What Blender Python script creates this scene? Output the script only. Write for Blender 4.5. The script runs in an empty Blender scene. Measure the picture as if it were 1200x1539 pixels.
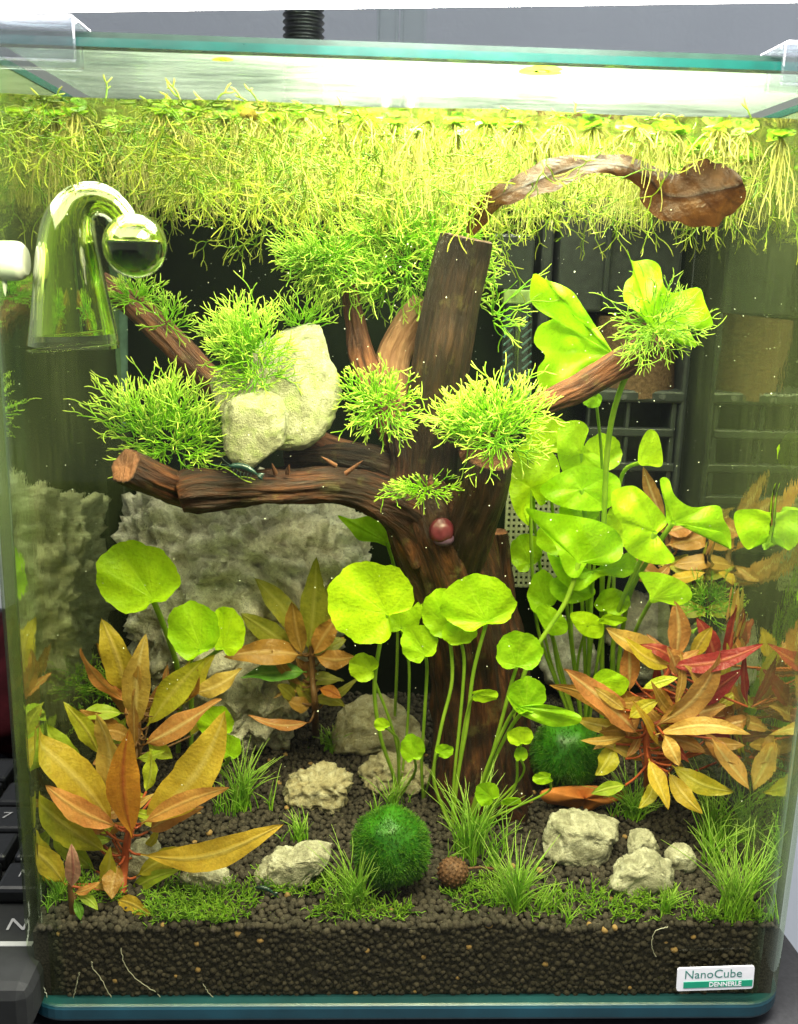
import bpy, math, random
import numpy as np
from mathutils import Vector, Matrix, noise as mn

# ------------------------------------------------------------------ camera, world, exposure
sc = bpy.context.scene
CAM = np.array([-.0195, -.2772, .2393]); YAW, PIT, ROL, FPX = .0420, .2445, .0267, 1517.16
_fw = np.array([math.sin(YAW)*math.cos(PIT), math.cos(YAW)*math.cos(PIT), -math.sin(PIT)])
_r = np.array([math.cos(YAW), -math.sin(YAW), 0.0]); _u = np.cross(_r, _fw)
RT = _r*math.cos(ROL)+_u*math.sin(ROL); UP = _u*math.cos(ROL)-_r*math.sin(ROL); FW = _fw
cam_d = bpy.data.cameras.new('camera'); cam = bpy.data.objects.new('camera', cam_d)
sc.collection.objects.link(cam); sc.camera = cam
cam.matrix_world = Matrix(((RT[0], UP[0], -FW[0], CAM[0]), (RT[1], UP[1], -FW[1], CAM[1]), (RT[2], UP[2], -FW[2], CAM[2]), (0, 0, 0, 1)))
cam_d.sensor_fit = 'VERTICAL'; cam_d.sensor_height = 24; cam_d.lens = 24*FPX/1539
cam_d.clip_start = .01; cam_d.clip_end = 50
cam_d.dof.use_dof = True; cam_d.dof.focus_distance = .335; cam_d.dof.aperture_fstop = 19.0
world = bpy.data.worlds.new('World'); sc.world = world; world.use_nodes = True
wb = world.node_tree.nodes['Background']; wb.inputs[0].default_value = (.80, .86, .95, 1); wb.inputs[1].default_value = .44
LAMP = 12.0            # radiance of the lamp's diffuser (the only lamp in the picture)
LAMP_CORE = 62.0      # radiance of the bright LED field in its middle
sc.view_settings.view_transform = 'Standard'; sc.view_settings.look = 'None'
sc.view_settings.exposure = 0.20; sc.view_settings.gamma = 1; sc.view_settings.use_curve_mapping = False
sc.render.engine = 'CYCLES'
cy = sc.cycles
cy.max_bounces = 10; cy.diffuse_bounces = 3; cy.glossy_bounces = 5; cy.transmission_bounces = 8; cy.transparent_max_bounces = 28
cy.caustics_reflective = False; cy.caustics_refractive = False; cy.sample_clamp_indirect = 6; cy.blur_glossy = .5
cy.use_denoising = True
try: cy.denoiser = 'OPENIMAGEDENOISE'
except Exception: pass

rng = np.random.default_rng(7); random.seed(7)
TAU = 2*math.pi

def ray(px, py):
    d = FW + RT*((px-600)/FPX) + UP*((769.5-py)/FPX)
    return d
def at(px, py, Y):
    d = ray(px, py); return CAM + d*((Y-CAM[1])/d[1])
def mpp(Y):                      # metres per photograph pixel at depth Y
    return (Y-CAM[1])/FPX*1.0
Z_FRONT = at(600, 1392, .005)[2]
def soil(x, y):
    return Z_FRONT + .035*y + .0023*mn.noise(Vector((x*38, y*38, 1.3))) + .0008*mn.noise(Vector((x*110, y*110, 4.3)))
def ground(px, py):
    d = ray(px, py); t = .2
    lo, hi = .285, .60
    for _ in range(40):
        t = (lo+hi)/2; p = CAM+d*t
        if p[2] > soil(p[0], p[1]): lo = t
        else: hi = t
    p = CAM+d*lo; p[1] = min(p[1], .165)
    return p
TOPZ = .294; WATER = .2771; HX = .125; DEPTH = .170

# ------------------------------------------------------------------ helpers
col = sc.collection
def mesh_arrays(name, V, Fs, smooth=True, attrs=None):
    V = np.asarray(V, dtype=np.float32).reshape(-1, 3)
    me = bpy.data.meshes.new(name); me.vertices.add(len(V)); me.vertices.foreach_set('co', V.ravel())
    idx, start, tot, s = [], [], [], 0
    for F in Fs:
        F = np.asarray(F, dtype=np.int32)
        if F.size == 0: continue
        k = F.shape[1]; idx.append(F.ravel()); start.append(s+np.arange(len(F))*k); tot.append(np.full(len(F), k)); s += F.size
    idx = np.concatenate(idx); start = np.concatenate(start); tot = np.concatenate(tot)
    me.loops.add(len(idx)); me.loops.foreach_set('vertex_index', idx.astype(np.int32))
    me.polygons.add(len(start)); me.polygons.foreach_set('loop_start', start.astype(np.int32))
    try: me.polygons.foreach_set('loop_total', tot.astype(np.int32))
    except Exception: pass
    me.polygons.foreach_set('use_smooth', np.full(len(start), smooth))
    for k, (kind, arr) in (attrs or {}).items():
        a = me.attributes.new(k, kind, 'POINT')
        a.data.foreach_set('vector' if kind == 'FLOAT_VECTOR' else 'value', np.asarray(arr, dtype=np.float32).ravel())
    me.update(calc_edges=True); me.validate()
    return me
class MB:
    """collects geometry in world coordinates"""
    def __init__(s): s.V = []; s.F = {}; s.n = 0; s.A = {}
    def add(s, V, *Fs, **attrs):
        V = np.asarray(V, float).reshape(-1, 3)
        for F in Fs:
            F = np.asarray(F, int)
            if F.size: s.F.setdefault(F.shape[1], []).append(F+s.n)
        s.V.append(V); s.n += len(V)
        for k, a in attrs.items(): s.A.setdefault(k, []).append(np.asarray(a, float).reshape(len(V), -1))
        return s
    def box(s, c, size, rot=None):
        c = np.asarray(c, float); h = np.asarray(size, float)/2
        V = np.array([(x, y, z) for x in (-1, 1) for y in (-1, 1) for z in (-1, 1)], float)*h
        if rot is not None: V = V@np.asarray(rot).T
        return s.add(V+c, [(0, 1, 3, 2), (4, 6, 7, 5), (0, 4, 5, 1), (2, 3, 7, 6), (0, 2, 6, 4), (1, 5, 7, 3)])
    def data(s, name, base=(0, 0, 0), smooth=True):
        V = np.concatenate(s.V)-np.asarray(base, float)
        at_ = {}
        for k, l in s.A.items():
            a = np.concatenate(l)
            if len(a) == len(V): at_[k] = ('FLOAT_VECTOR' if a.shape[1] == 3 else 'FLOAT', a)
        return mesh_arrays(name, V, [np.concatenate(f) for f in s.F.values()], smooth, at_)
    def build(s, name, mat, parent=None, base=None, smooth=True, bevel=0):
        if base is None: base = tuple(parent['_b']) if parent is not None and '_b' in parent else (0, 0, 0)
        me = s.data(name, base, smooth); me.materials.append(mat)
        o = bpy.data.objects.new(name, me); col.objects.link(o)
        if parent is not None: o.parent = parent
        else: o.location = base
        o['_b'] = tuple(float(v) for v in base)
        if bevel:
            m = o.modifiers.new('bevel', 'BEVEL'); m.width = bevel; m.segments = 2; m.limit_method = 'ANGLE'
        return o
def tag(o, label=None, cat=None, group=None, kind=None):
    if label: o['label'] = label
    if cat: o['category'] = cat
    if group: o['group'] = group
    if kind: o['kind'] = kind
    return o
def thing(name, base, label, cat, group=None):
    o = bpy.data.objects.new(name, None); col.objects.link(o); o.location = tuple(base); o.empty_display_size = .01
    o['_b'] = tuple(float(v) for v in base)
    return tag(o, label, cat, group)
def nrm(v):
    v = np.asarray(v, float); return v/(np.linalg.norm(v, axis=-1, keepdims=True)+1e-12)
def tubes(P, R, sides=4):
    """S polylines of n points -> V, quads, caps handled by a tight last ring"""
    P = np.asarray(P, float); R = np.asarray(R, float)
    S, n, _ = P.shape
    T = nrm(np.gradient(P, axis=1))
    ref = np.eye(3)[np.argmin(np.abs(T).mean(1)+np.abs(T).max(1)*.5, axis=1)][:, None]
    A = nrm(np.cross(T, np.broadcast_to(ref, T.shape))); B = np.cross(T, A)
    a = np.arange(sides)*TAU/sides
    V = P[:, :, None]+R[:, :, None, None]*(np.cos(a)[None, None, :, None]*A[:, :, None]+np.sin(a)[None, None, :, None]*B[:, :, None])
    i = np.arange(S)[:, None, None]*n*sides; j = np.arange(n-1)[None, :, None]*sides; k = np.arange(sides)[None, None, :]
    k2 = (k+1) % sides
    Q = np.stack([i+j+k, i+j+k2, i+j+sides+k2, i+j+sides+k], -1).reshape(-1, 4)
    return V.reshape(-1, 3), Q
def spline(pts, n, closed=False):
    p = np.asarray(pts, float); m = len(p)
    out = []
    ts = np.linspace(0, m if closed else m-1, n, endpoint=not closed)
    for t in ts:
        i = int(math.floor(t)); f = t-i
        if closed: q = [p[(i+k) % m] for k in (-1, 0, 1, 2)]
        else:
            if i >= m-1: i = m-2; f = 1.0
            q = [p[max(0, i-1)], p[i], p[i+1], p[min(m-1, i+2)]]
        out.append(.5*((2*q[1])+(-q[0]+q[2])*f+(2*q[0]-5*q[1]+4*q[2]-q[3])*f*f+(-q[0]+3*q[1]-3*q[2]+q[3])*f**3))
    return np.array(out)
def frame(ax=0, ay=0, az=0):
    """camera-facing frame turned by ax (lean back), ay (turn), az (roll); columns right, up, normal"""
    M = np.stack([RT, UP, -FW], 1)
    rx = np.array(Matrix.Rotation(ax, 3, 'X')); ry = np.array(Matrix.Rotation(ay, 3, 'Y')); rz = np.array(Matrix.Rotation(az, 3, 'Z'))
    return M@ry@rx@rz

# ------------------------------------------------------------------ materials
def mat(name):
    m = bpy.data.materials.new(name); m.use_nodes = True; nt = m.node_tree
    for n in list(nt.nodes): nt.nodes.remove(n)
    out = nt.nodes.new('ShaderNodeOutputMaterial')
    return m, nt, out
def N(nt, t, **k):
    n = nt.nodes.new(t)
    for a, v in k.items():
        if a in n.inputs.keys(): n.inputs[a].default_value = v
        else: setattr(n, a, v)
    return n
def ramp(nt, fac, stops):
    r = nt.nodes.new('ShaderNodeValToRGB'); el = r.color_ramp.elements
    while len(el) < len(stops): el.new(.5)
    for e, (p, c) in zip(el, stops): e.position = p; e.color = (*c, 1)
    nt.links.new(fac, r.inputs[0]); return r.outputs[0]
def attr(nt, name): return N(nt, 'ShaderNodeAttribute', attribute_name=name)
def mixc(nt, f, a, b, mode='MIX'):
    m = nt.nodes.new('ShaderNodeMix'); m.data_type = 'RGBA'; m.blend_type = mode
    for i, v in ((0, f), (6, a), (7, b)):
        if hasattr(v, 'node'): nt.links.new(v, m.inputs[i])
        else: m.inputs[i].default_value = v if i == 0 else (*v, 1) if len(v) == 3 else v
    return m.outputs[2]
def noise_tex(nt, vec, scale, detail=4, rough=.55, dist=0):
    n = N(nt, 'ShaderNodeTexNoise', Scale=scale, Detail=detail, Roughness=rough, Distortion=dist)
    if vec is not None: nt.links.new(vec, n.inputs['Vector'])
    return n
def objvec(nt): return N(nt, 'ShaderNodeTexCoord').outputs['Object']
def bump(nt, h, strength=.4, dist=.001):
    b = N(nt, 'ShaderNodeBump', Strength=strength, Distance=dist); nt.links.new(h, b.inputs['Height']); return b.outputs[0]
def principled(nt, out=None, **k):
    p = nt.nodes.new('ShaderNodeBsdfPrincipled')
    for a, v in k.items():
        if hasattr(v, 'node'): nt.links.new(v, p.inputs[a])
        else: p.inputs[a].default_value = (*v, 1) if isinstance(v, tuple) and len(v) == 3 else v
    if out: nt.links.new(p.outputs[0], out.inputs[0])
    return p
def simple(name, c, rough=.5, var=.25, scale=200, spec=.4, metal=0, bmp=.15):
    m, nt, out = mat(name)
    n = noise_tex(nt, objvec(nt), scale, 5)
    c2 = tuple(v*(1-var) for v in c); c3 = tuple(min(1, v*(1+var)) for v in c)
    principled(nt, out, **{'Base Color': ramp(nt, n.outputs[0], [(.3, c2), (.7, c3)]), 'Roughness': rough, 'Specular IOR Level': spec, 'Metallic': metal, 'Normal': bump(nt, n.outputs[0], bmp, .0005)})
    return m
def leaf_mat(name, c1, c2, vein, trans=.45, tint=None, spec=.35, gloss=.42, scale=230):
    m, nt, out = mat(name)
    tc = objvec(nt)
    n = noise_tex(nt, tc, scale, 4); n2 = noise_tex(nt, tc, 900, 3)
    c = ramp(nt, n.outputs[0], [(.32, c1), (.68, c2)])
    oi = N(nt, 'ShaderNodeObjectInfo')
    hs = N(nt, 'ShaderNodeHueSaturation')
    mr = N(nt, 'ShaderNodeMapRange'); nt.links.new(oi.outputs['Random'], mr.inputs[0]); mr.inputs[3].default_value = .485; mr.inputs[4].default_value = .515
    mv = N(nt, 'ShaderNodeMapRange'); nt.links.new(oi.outputs['Random'], mv.inputs[0]); mv.inputs[3].default_value = 1.12; mv.inputs[4].default_value = .85
    nt.links.new(mr.outputs[0], hs.inputs['Hue']); nt.links.new(mv.outputs[0], hs.inputs['Value']); nt.links.new(c, hs.inputs['Color'])
    sp = mixc(nt, ramp(nt, n2.outputs[0], [(.48, (0, 0, 0)), (.72, (.38, .38, .38))]), hs.outputs[0], tuple(v*.55 for v in c1))
    vf = attr(nt, 'vein')
    c = mixc(nt, vf.outputs['Fac'], sp, vein)
    ma = N(nt, 'ShaderNodeMath', operation='ADD'); nt.links.new(n2.outputs[0], ma.inputs[0]); nt.links.new(vf.outputs['Fac'], ma.inputs[1])
    n3 = noise_tex(nt, tc, scale*.45, 3, .6, .5)
    c = mixc(nt, ramp(nt, n3.outputs[0], [(.50, (0,)*3), (.72, (.5,)*3)]), c, tuple(min(1, v*1.0) for v in (c2[0]*.75, c2[1]*.72, c2[2]*.7)))
    mb = N(nt, 'ShaderNodeMath', operation='MULTIPLY_ADD'); nt.links.new(n.outputs[0], mb.inputs[0]); mb.inputs[1].default_value = 1.6; nt.links.new(ma.outputs[0], mb.inputs[2])
    p = principled(nt, None, **{'Base Color': c, 'Roughness': gloss, 'Specular IOR Level': spec, 'Normal': bump(nt, mb.outputs[0], .5, .0006)})
    t = N(nt, 'ShaderNodeBsdfTranslucent'); nt.links.new(mixc(nt, .5, c, tint or c1, 'MIX') if tint else c, t.inputs[0])
    mx = N(nt, 'ShaderNodeMixShader'); mx.inputs[0].default_value = trans
    nt.links.new(p.outputs[0], mx.inputs[1]); nt.links.new(t.outputs[0], mx.inputs[2]); nt.links.new(mx.outputs[0], out.inputs[0])
    return m
def strand_mat(name, dark, light, tip, trans=.35):
    m, nt, out = mat(name)
    a = attr(nt, 'tip'); n = noise_tex(nt, objvec(nt), 130, 3)
    c = ramp(nt, n.outputs[0], [(.35, dark), (.65, light)])
    c = mixc(nt, a.outputs['Fac'], c, tip)
    p = principled(nt, None, **{'Base Color': c, 'Roughness': .4, 'Specular IOR Level': .3})
    t = N(nt, 'ShaderNodeBsdfTranslucent'); nt.links.new(c, t.inputs[0])
    mx = N(nt, 'ShaderNodeMixShader'); mx.inputs[0].default_value = trans
    nt.links.new(p.outputs[0], mx.inputs[1]); nt.links.new(t.outputs[0], mx.inputs[2]); nt.links.new(mx.outputs[0], out.inputs[0])
    return m
def pane_mat(name, lo, hi, f0, f1, tint=(1, 1, 1), refl=(1, 1, 1), haze=0.0, hazecol=(.5, .55, .4), rough=.01, ripple=0, streak=False, patch=None):
    """clear sheet: see-through head-on, mirror-like at a glancing angle (lo/hi in Layer Weight facing)"""
    m, nt, out = mat(name)
    lw = N(nt, 'ShaderNodeLayerWeight', Blend=.5)
    mr = N(nt, 'ShaderNodeMapRange', interpolation_type='SMOOTHSTEP'); nt.links.new(lw.outputs['Facing'], mr.inputs[0])
    mr.inputs[1].default_value = lo; mr.inputs[2].default_value = hi; mr.inputs[3].default_value = f0; mr.inputs[4].default_value = f1
    t = N(nt, 'ShaderNodeBsdfTransparent'); t.inputs[0].default_value = (*tint, 1)
    g = N(nt, 'ShaderNodeBsdfGlossy'); g.inputs['Color'].default_value = (*refl, 1); g.inputs['Roughness'].default_value = rough
    if ripple:
        mpr = N(nt, 'ShaderNodeMapping'); nt.links.new(objvec(nt), mpr.inputs[0]); mpr.inputs['Scale'].default_value = (.5, 1.6, 1); nn = noise_tex(nt, mpr.outputs[0], 70, 4); nt.links.new(bump(nt, nn.outputs[0], ripple, .002), g.inputs['Normal'])
    mx = N(nt, 'ShaderNodeMixShader'); nt.links.new(mr.outputs[0], mx.inputs[0]); nt.links.new(t.outputs[0], mx.inputs[1]); nt.links.new(g.outputs[0], mx.inputs[2])
    res = mx.outputs[0]
    if haze:
        mp = N(nt, 'ShaderNodeMapping'); nt.links.new(objvec(nt), mp.inputs[0]); mp.inputs['Scale'].default_value = patch[:3] if patch else (1, 1, .12) if streak else (1, 1, 1)
        n1 = noise_tex(nt, mp.outputs[0], patch[3] if patch else 320, 5, .7, .8 if patch else 0); n0 = noise_tex(nt, objvec(nt), 14, 3)
        mu = N(nt, 'ShaderNodeMath', operation='MULTIPLY'); nt.links.new(n1.outputs[0], mu.inputs[0]); nt.links.new(n0.outputs[0], mu.inputs[1])
        f = ramp(nt, mu.outputs[0], [(.17, (haze*(.12 if patch else .35),)*3), (.34 if patch else .42, (haze,)*3)])
        d = N(nt, 'ShaderNodeBsdfDiffuse'); d.inputs[0].default_value = (*hazecol, 1)
        tl = N(nt, 'ShaderNodeBsdfTranslucent'); tl.inputs[0].default_value = (*hazecol, 1)
        ad = N(nt, 'ShaderNodeMixShader'); ad.inputs[0].default_value = .5; nt.links.new(d.outputs[0], ad.inputs[1]); nt.links.new(tl.outputs[0], ad.inputs[2])
        m2 = N(nt, 'ShaderNodeMixShader'); nt.links.new(f, m2.inputs[0]); nt.links.new(res, m2.inputs[1]); nt.links.new(ad.outputs[0], m2.inputs[2]); res = m2.outputs[0]
    nt.links.new(res, out.inputs[0]); return m
def emit_mat(name, c, s):
    m, nt, out = mat(name); e = N(nt, 'ShaderNodeEmission'); e.inputs[0].default_value = (*c, 1); e.inputs[1].default_value = s
    nt.links.new(e.outputs[0], out.inputs[0]); return m
def glass_mat(name, ior, c=(1, 1, 1), rough=0):
    m, nt, out = mat(name); g = N(nt, 'ShaderNodeBsdfGlass', IOR=ior, Roughness=rough); g.inputs[0].default_value = (*c, 1)
    nt.links.new(g.outputs[0], out.inputs[0]); return m
def rock_mat(name, stops, pit=(.10, .09, .06), scale=60, moss=None):
    m, nt, out = mat(name); tc = objvec(nt)
    n = noise_tex(nt, tc, scale, 8, .65, .6); n2 = noise_tex(nt, tc, scale*7, 5, .7); v = N(nt, 'ShaderNodeTexVoronoi', Scale=scale*3.2); nt.links.new(tc, v.inputs['Vector'])
    c = ramp(nt, n.outputs[0], stops)
    c = mixc(nt, ramp(nt, n2.outputs[0], [(.46, (.0,)*3), (.72, (.42,)*3)]), c, tuple(x*.5 for x in stops[0][1]))
    c = mixc(nt, ramp(nt, v.outputs['Distance'], [(.02, (.75,)*3), (.22, (0,)*3)]), c, pit)
    if moss:
        g = noise_tex(nt, tc, scale*.6, 4, .6, .3); c = mixc(nt, ramp(nt, g.outputs[0], [(.48, (0,)*3), (.66, (.75,)*3)]), c, moss)
    vm = N(nt, 'ShaderNodeMath', operation='MULTIPLY'); nt.links.new(v.outputs['Distance'], vm.inputs[0]); vm.inputs[1].default_value = .25; ad = N(nt, 'ShaderNodeMath', operation='ADD'); nt.links.new(n2.outputs[0], ad.inputs[0]); nt.links.new(vm.outputs[0], ad.inputs[1])
    principled(nt, out, **{'Base Color': c, 'Roughness': .75, 'Specular IOR Level': .25, 'Normal': bump(nt, ad.outputs[0], .9, .0016)})
    return m
def wood_mat(name, dark, mid, light, cut):
    m, nt, out = mat(name); f = attr(nt, 'flow'); mp = N(nt, 'ShaderNodeMapping'); nt.links.new(f.outputs['Vector'], mp.inputs[0]); mp.inputs['Scale'].default_value = (1, 1, .10)
    n = noise_tex(nt, mp.outputs[0], 520, 7, .65, .4); n2 = noise_tex(nt, f.outputs['Vector'], 55, 4); n3 = noise_tex(nt, mp.outputs[0], 160, 4, .6, 1.0)
    c = ramp(nt, n.outputs[0], [(.38, dark), (.54, mid), (.74, light)])
    c = mixc(nt, ramp(nt, n2.outputs[0], [(.40, (0,)*3), (.60, (.8,)*3)]), c, dark)
    c = mixc(nt, ramp(nt, n3.outputs[0], [(.6, (0,)*3), (.78, (.5,)*3)]), c, light)
    n4 = noise_tex(nt, f.outputs['Vector'], 130, 5, .7)
    c = mixc(nt, ramp(nt, n4.outputs[0], [(.56, (0,)*3), (.74, (.45,)*3)]), c, (.17, .15, .05))
    c = mixc(nt, attr(nt, 'cut').outputs['Fac'], c, ramp(nt, n2.outputs[0], [(.35, tuple(v*.4 for v in cut)), (.6, cut)]))
    principled(nt, out, **{'Base Color': c, 'Roughness': .55, 'Specular IOR Level': .35, 'Normal': bump(nt, n.outputs[0], 1.0, .0022)})
    return m

M = {}
M['penny'] = leaf_mat('pennywort_leaf', (.33, .62, .006), (.47, .76, .012), (.56, .82, .05), .52, scale=160)
M['penny_dark'] = leaf_mat('pennywort_leaf_shaded', (.10, .36, .012), (.16, .46, .02), (.22, .50, .05), .35, scale=60)
M['stem'] = strand_mat('pennywort_stem', (.24, .42, .03), (.36, .54, .05), (.4, .55, .08))
M['gold'] = leaf_mat('leaf_gold', (.52, .34, .03), (.66, .47, .05), (.70, .52, .14), .45)
M['orange'] = leaf_mat('leaf_orange', (.62, .20, .03), (.72, .28, .04), (.42, .10, .03), .45)
M['tan'] = leaf_mat('leaf_tan', (.50, .30, .07), (.62, .38, .09), (.72, .55, .22), .42)
M['salmon'] = leaf_mat('leaf_salmon', (.58, .25, .07), (.66, .34, .09), (.72, .44, .16), .42)
M['olive'] = leaf_mat('leaf_olive', (.38, .36, .025), (.55, .48, .035), (.58, .52, .10), .45)
M['lime'] = leaf_mat('leaf_lime', (.40, .52, .03), (.52, .62, .05), (.60, .66, .12), .5)
M['brown'] = leaf_mat('leaf_brown', (.30, .15, .035), (.42, .21, .04), (.50, .30, .10), .38)
M['rust'] = leaf_mat('leaf_rust', (.40, .17, .05), (.52, .24, .07), (.66, .46, .20), .38)
M['darkolive'] = leaf_mat('leaf_dark_olive', (.20, .20, .02), (.32, .29, .03), (.34, .32, .06), .35)
M['deepgreen'] = leaf_mat('leaf_deep_green', (.07, .20, .02), (.13, .30, .03), (.18, .34, .05), .35)
M['crimson'] = leaf_mat('leaf_crimson', (.22, .024, .018), (.31, .05, .03), (.40, .12, .06), .38)
M['pink'] = leaf_mat('leaf_pink', (.46, .20, .18), (.56, .29, .24), (.36, .12, .12), .35)
M['redstem'] = strand_mat('red_stem', (.38, .07, .03), (.52, .13, .05), (.5, .15, .06))
M['brownstem'] = strand_mat('brown_stem', (.14, .07, .03), (.24, .12, .05), (.3, .18, .06))
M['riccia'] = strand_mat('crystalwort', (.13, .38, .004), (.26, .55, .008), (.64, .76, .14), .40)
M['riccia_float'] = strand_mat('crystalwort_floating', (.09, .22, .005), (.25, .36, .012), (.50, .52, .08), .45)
M['roots'] = strand_mat('floater_root', (.26, .27, .04), (.42, .41, .09), (.54, .52, .18), .5)
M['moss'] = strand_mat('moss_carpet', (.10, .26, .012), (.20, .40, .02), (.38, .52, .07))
M['grass'] = strand_mat('hairgrass', (.22, .54, .02), (.38, .68, .05), (.62, .76, .22), .45)
M['marimo'] = strand_mat('marimo_fibre', (.012, .085, .004), (.045, .19, .008), (.17, .34, .02), .25)
M['pad'] = leaf_mat('floater_pad', (.16, .36, .015), (.27, .46, .025), (.32, .48, .06), .42)
M['pad_old'] = leaf_mat('floater_pad_old', (.34, .24, .04), (.42, .30, .06), (.4, .3, .1), .45)
M['wood'] = wood_mat('driftwood', (.012, .005, .0025), (.062, .018, .006), (.20, .07, .024), (.26, .10, .045))
M['wood_red'] = wood_mat('driftwood_red', (.04, .013, .006), (.18, .06, .025), (.36, .15, .07), (.34, .15, .07))
M['wood_pale'] = wood_mat('driftwood_pale', (.22, .10, .05), (.46, .24, .13), (.62, .37, .22), (.4, .2, .1))
M['wood_dark'] = wood_mat('driftwood_dark', (.012, .0065, .0035), (.042, .020, .010), (.11, .05, .024), (.20, .08, .04))
M['rock_grey'] = rock_mat('rock_grey', [(.30, (.40, .35, .27)), (.48, (.70, .64, .53)), (.64, (.92, .87, .76))], (.07, .055, .04), 210)
M['rock_green'] = rock_mat('rock_cream', [(.32, (.19, .19, .11)), (.52, (.33, .33, .20)), (.7, (.48, .47, .33))], (.15, .12, .07), 300, (.30, .36, .12))
M['rock_tan'] = rock_mat('rock_tan', [(.32, (.40, .32, .18)), (.5, (.58, .50, .33)), (.68, (.76, .70, .54))], (.10, .07, .03), 300)
M['rock_pale'] = rock_mat('rock_pale', [(.32, (.30, .28, .21)), (.50, (.60, .56, .43)), (.68, (.84, .81, .68))], (.13, .10, .06), 260, (.27, .25, .17))
M['black'] = simple('black_plastic', (.022, .024, .023), .38, .3, 300)
M['blackgrey'] = simple('filter_plastic', (.018, .021, .019), .42, .35, 160)
M['sponge'] = simple('filter_sponge', (.085, .05, .026), .9, .4, 700, .1, 0, .8)
M['backfilm'] = simple('back_film', (.008, .012, .005), .5, .5, 30, .1)
M['teal'] = simple('polished_glass_edge', (.001, .035, .027), .18, .25, 90, .6)
M['darkteal'] = simple('cover_glass_edge', (.008, .022, .016), .25, .3, 90, .3)
M['base'] = simple('base_glass_edge', (.006, .045, .065), .38, .35, 40, .6)
M['white'] = simple('lamp_white', (.8, .8, .8), .4, .02)
M['paper'] = simple('sticker_white', (.82, .82, .86), .35, .02)
M['print'] = simple('sticker_green', (.012, .30, .17), .4, .05)
M['ink'] = simple('sticker_teal_ink', (.05, .20, .17), .4, .05)
M['wall'] = None
M['silicone'] = simple('white_silicone', (.74, .76, .72), .45, .03, 100, .4)
M['acrylic'] = pane_mat('clear_acrylic', .1, .98, .04, .35, (.82, .84, .88), (.8, .8, .85), .05, (.5, .5, .54), .05)
M['front'] = pane_mat('front_glass', .3, 1.0, .010, .5, (.995, 1, .88), (1, 1, 1))
M['side'] = pane_mat('side_glass', .18, .62, .06, .90, (.92, .96, .88), (.80, .88, .60), .20, (.40, .46, .20), .02, .05, True)
M['corner'] = pane_mat('corner_glass', .35, 1.0, .02, .55, (.95, 1, .86), (.9, 1, .8))
M['cover'] = pane_mat('cover_glass', .3, 1.0, .05, .55, (.93, .97, .95), (.75, .88, .85), .13, (.66, .76, .73), .12, .9, patch=(.35, 1.3, 1, 90))
M['water'] = pane_mat('water_surface', .25, .60, .02, .92, (1, 1, .99), (.93, .95, .80), 0, rough=.10, ripple=.22)
M['tube'] = pane_mat('clear_tube', .2, .95, .10, .75, (.92, .95, .93), (1, 1, 1), .04, (.7, .75, .7))
M['bell'] = glass_mat('drop_checker_air', .78, (.90, 1, .42))
M['shell'] = pane_mat('drop_checker_glass', .2, .97, .06, .9, (.98, 1, .96))
M['bellglass'] = glass_mat('drop_checker_wall', 1.14, (.99, 1, .95))
M['reagent'] = glass_mat('reagent', 1.2, (.30, .46, .10))
M['snail'] = simple('snail_shell', (.085, .012, .018), .4, .3, 260, .6)
M['snailfoot'] = simple('snail_foot', (.10, .05, .09), .5, .3, 300)
M['shrimp'] = simple('shrimp', (.003, .022, .018), .3, .4, 600, .5)
M['cone'] = simple('alder_cone', (.11, .05, .026), .65, .5, 700, .3)
M['deadleaf'] = leaf_mat('dead_leaf', (.026, .008, .003), (.075, .027, .007), (.012, .005, .003), .30, gloss=.34, spec=.13, scale=150)
M['bark'] = simple('orange_bark', (.52, .17, .04), .6, .35, 120, .3)
M['speck'] = simple('white_speck', (.75, .78, .65), .6, .1)
M['whiteroot'] = simple('white_root', (.5, .48, .42), .6, .15)
M['mesh'] = simple('pale_perforated_plastic', (.24, .25, .15), .55, .2, 200)
M['desk'] = simple('black_desk', (.035, .035, .040), .55, .2, 600, .3)
M['key'] = simple('keyboard_black', (.006, .0065, .007), .35, .2, 400)
M['keyprint'] = simple('key_print', (.30, .30, .30), .5, .03)
M['cloth'] = simple('dark_red_cloth', (.035, .004, .006), .9, .7, 45, .1)
M['keyboardbody'] = simple('keyboard_body', (.007, .008, .008), .75, .2, 300)
M.pop('penny_dark', None)
# ------------------------------------------------------------------ lamp, wall, desk
def quad(name, pts, m, parent=None, base=None):
    b = MB(); b.add(pts, [tuple(range(len(pts)))]); return b.build(name, m, parent, base, smooth=False)
m, nt, out = mat('wall_plaster'); tc = objvec(nt)
n1 = noise_tex(nt, tc, 60, 5, .6, .8); n2 = noise_tex(nt, tc, 9, 3)
principled(nt, out, **{'Base Color': ramp(nt, n2.outputs[0], [(.3, (.80, .82, .85)), (.7, (.86, .88, .91))]), 'Roughness': .8, 'Normal': bump(nt, n1.outputs[0], .45, .002)})
M['wall'] = m
WY = .43
tag(quad('wall', [(-1.2, WY, -1), (1.2, WY, -1), (1.2, WY, 1.2), (-1.2, WY, 1.2)], M['wall']), 'pale grey textured wall behind the tank', 'wall', kind='structure')
e1 = at(1177, 1402, .05); dz = -.004
def at_z(px, py, z):
    d = ray(px, py); return CAM+d*((z-CAM[2])/d[2])
A = at_z(1176, 1400, dz); B = at_z(1201, 1434, dz); dirn = nrm(B-A)
b = MB(); P = [A-dirn*.16, B+dirn*.9, np.array([-.9, -.75, dz]), np.array([-.9, .40, dz]), np.array([(A-dirn*.16)[0], .40, dz])]
P = np.array(P); P2 = P-np.array([0, 0, .03])
b.add(np.concatenate([P, P2]), [(4, 3, 2, 1, 0)], [(0, 1, 6, 5), (1, 2, 7, 6), (2, 3, 8, 7), (3, 4, 9, 8), (4, 0, 5, 9)])
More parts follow.
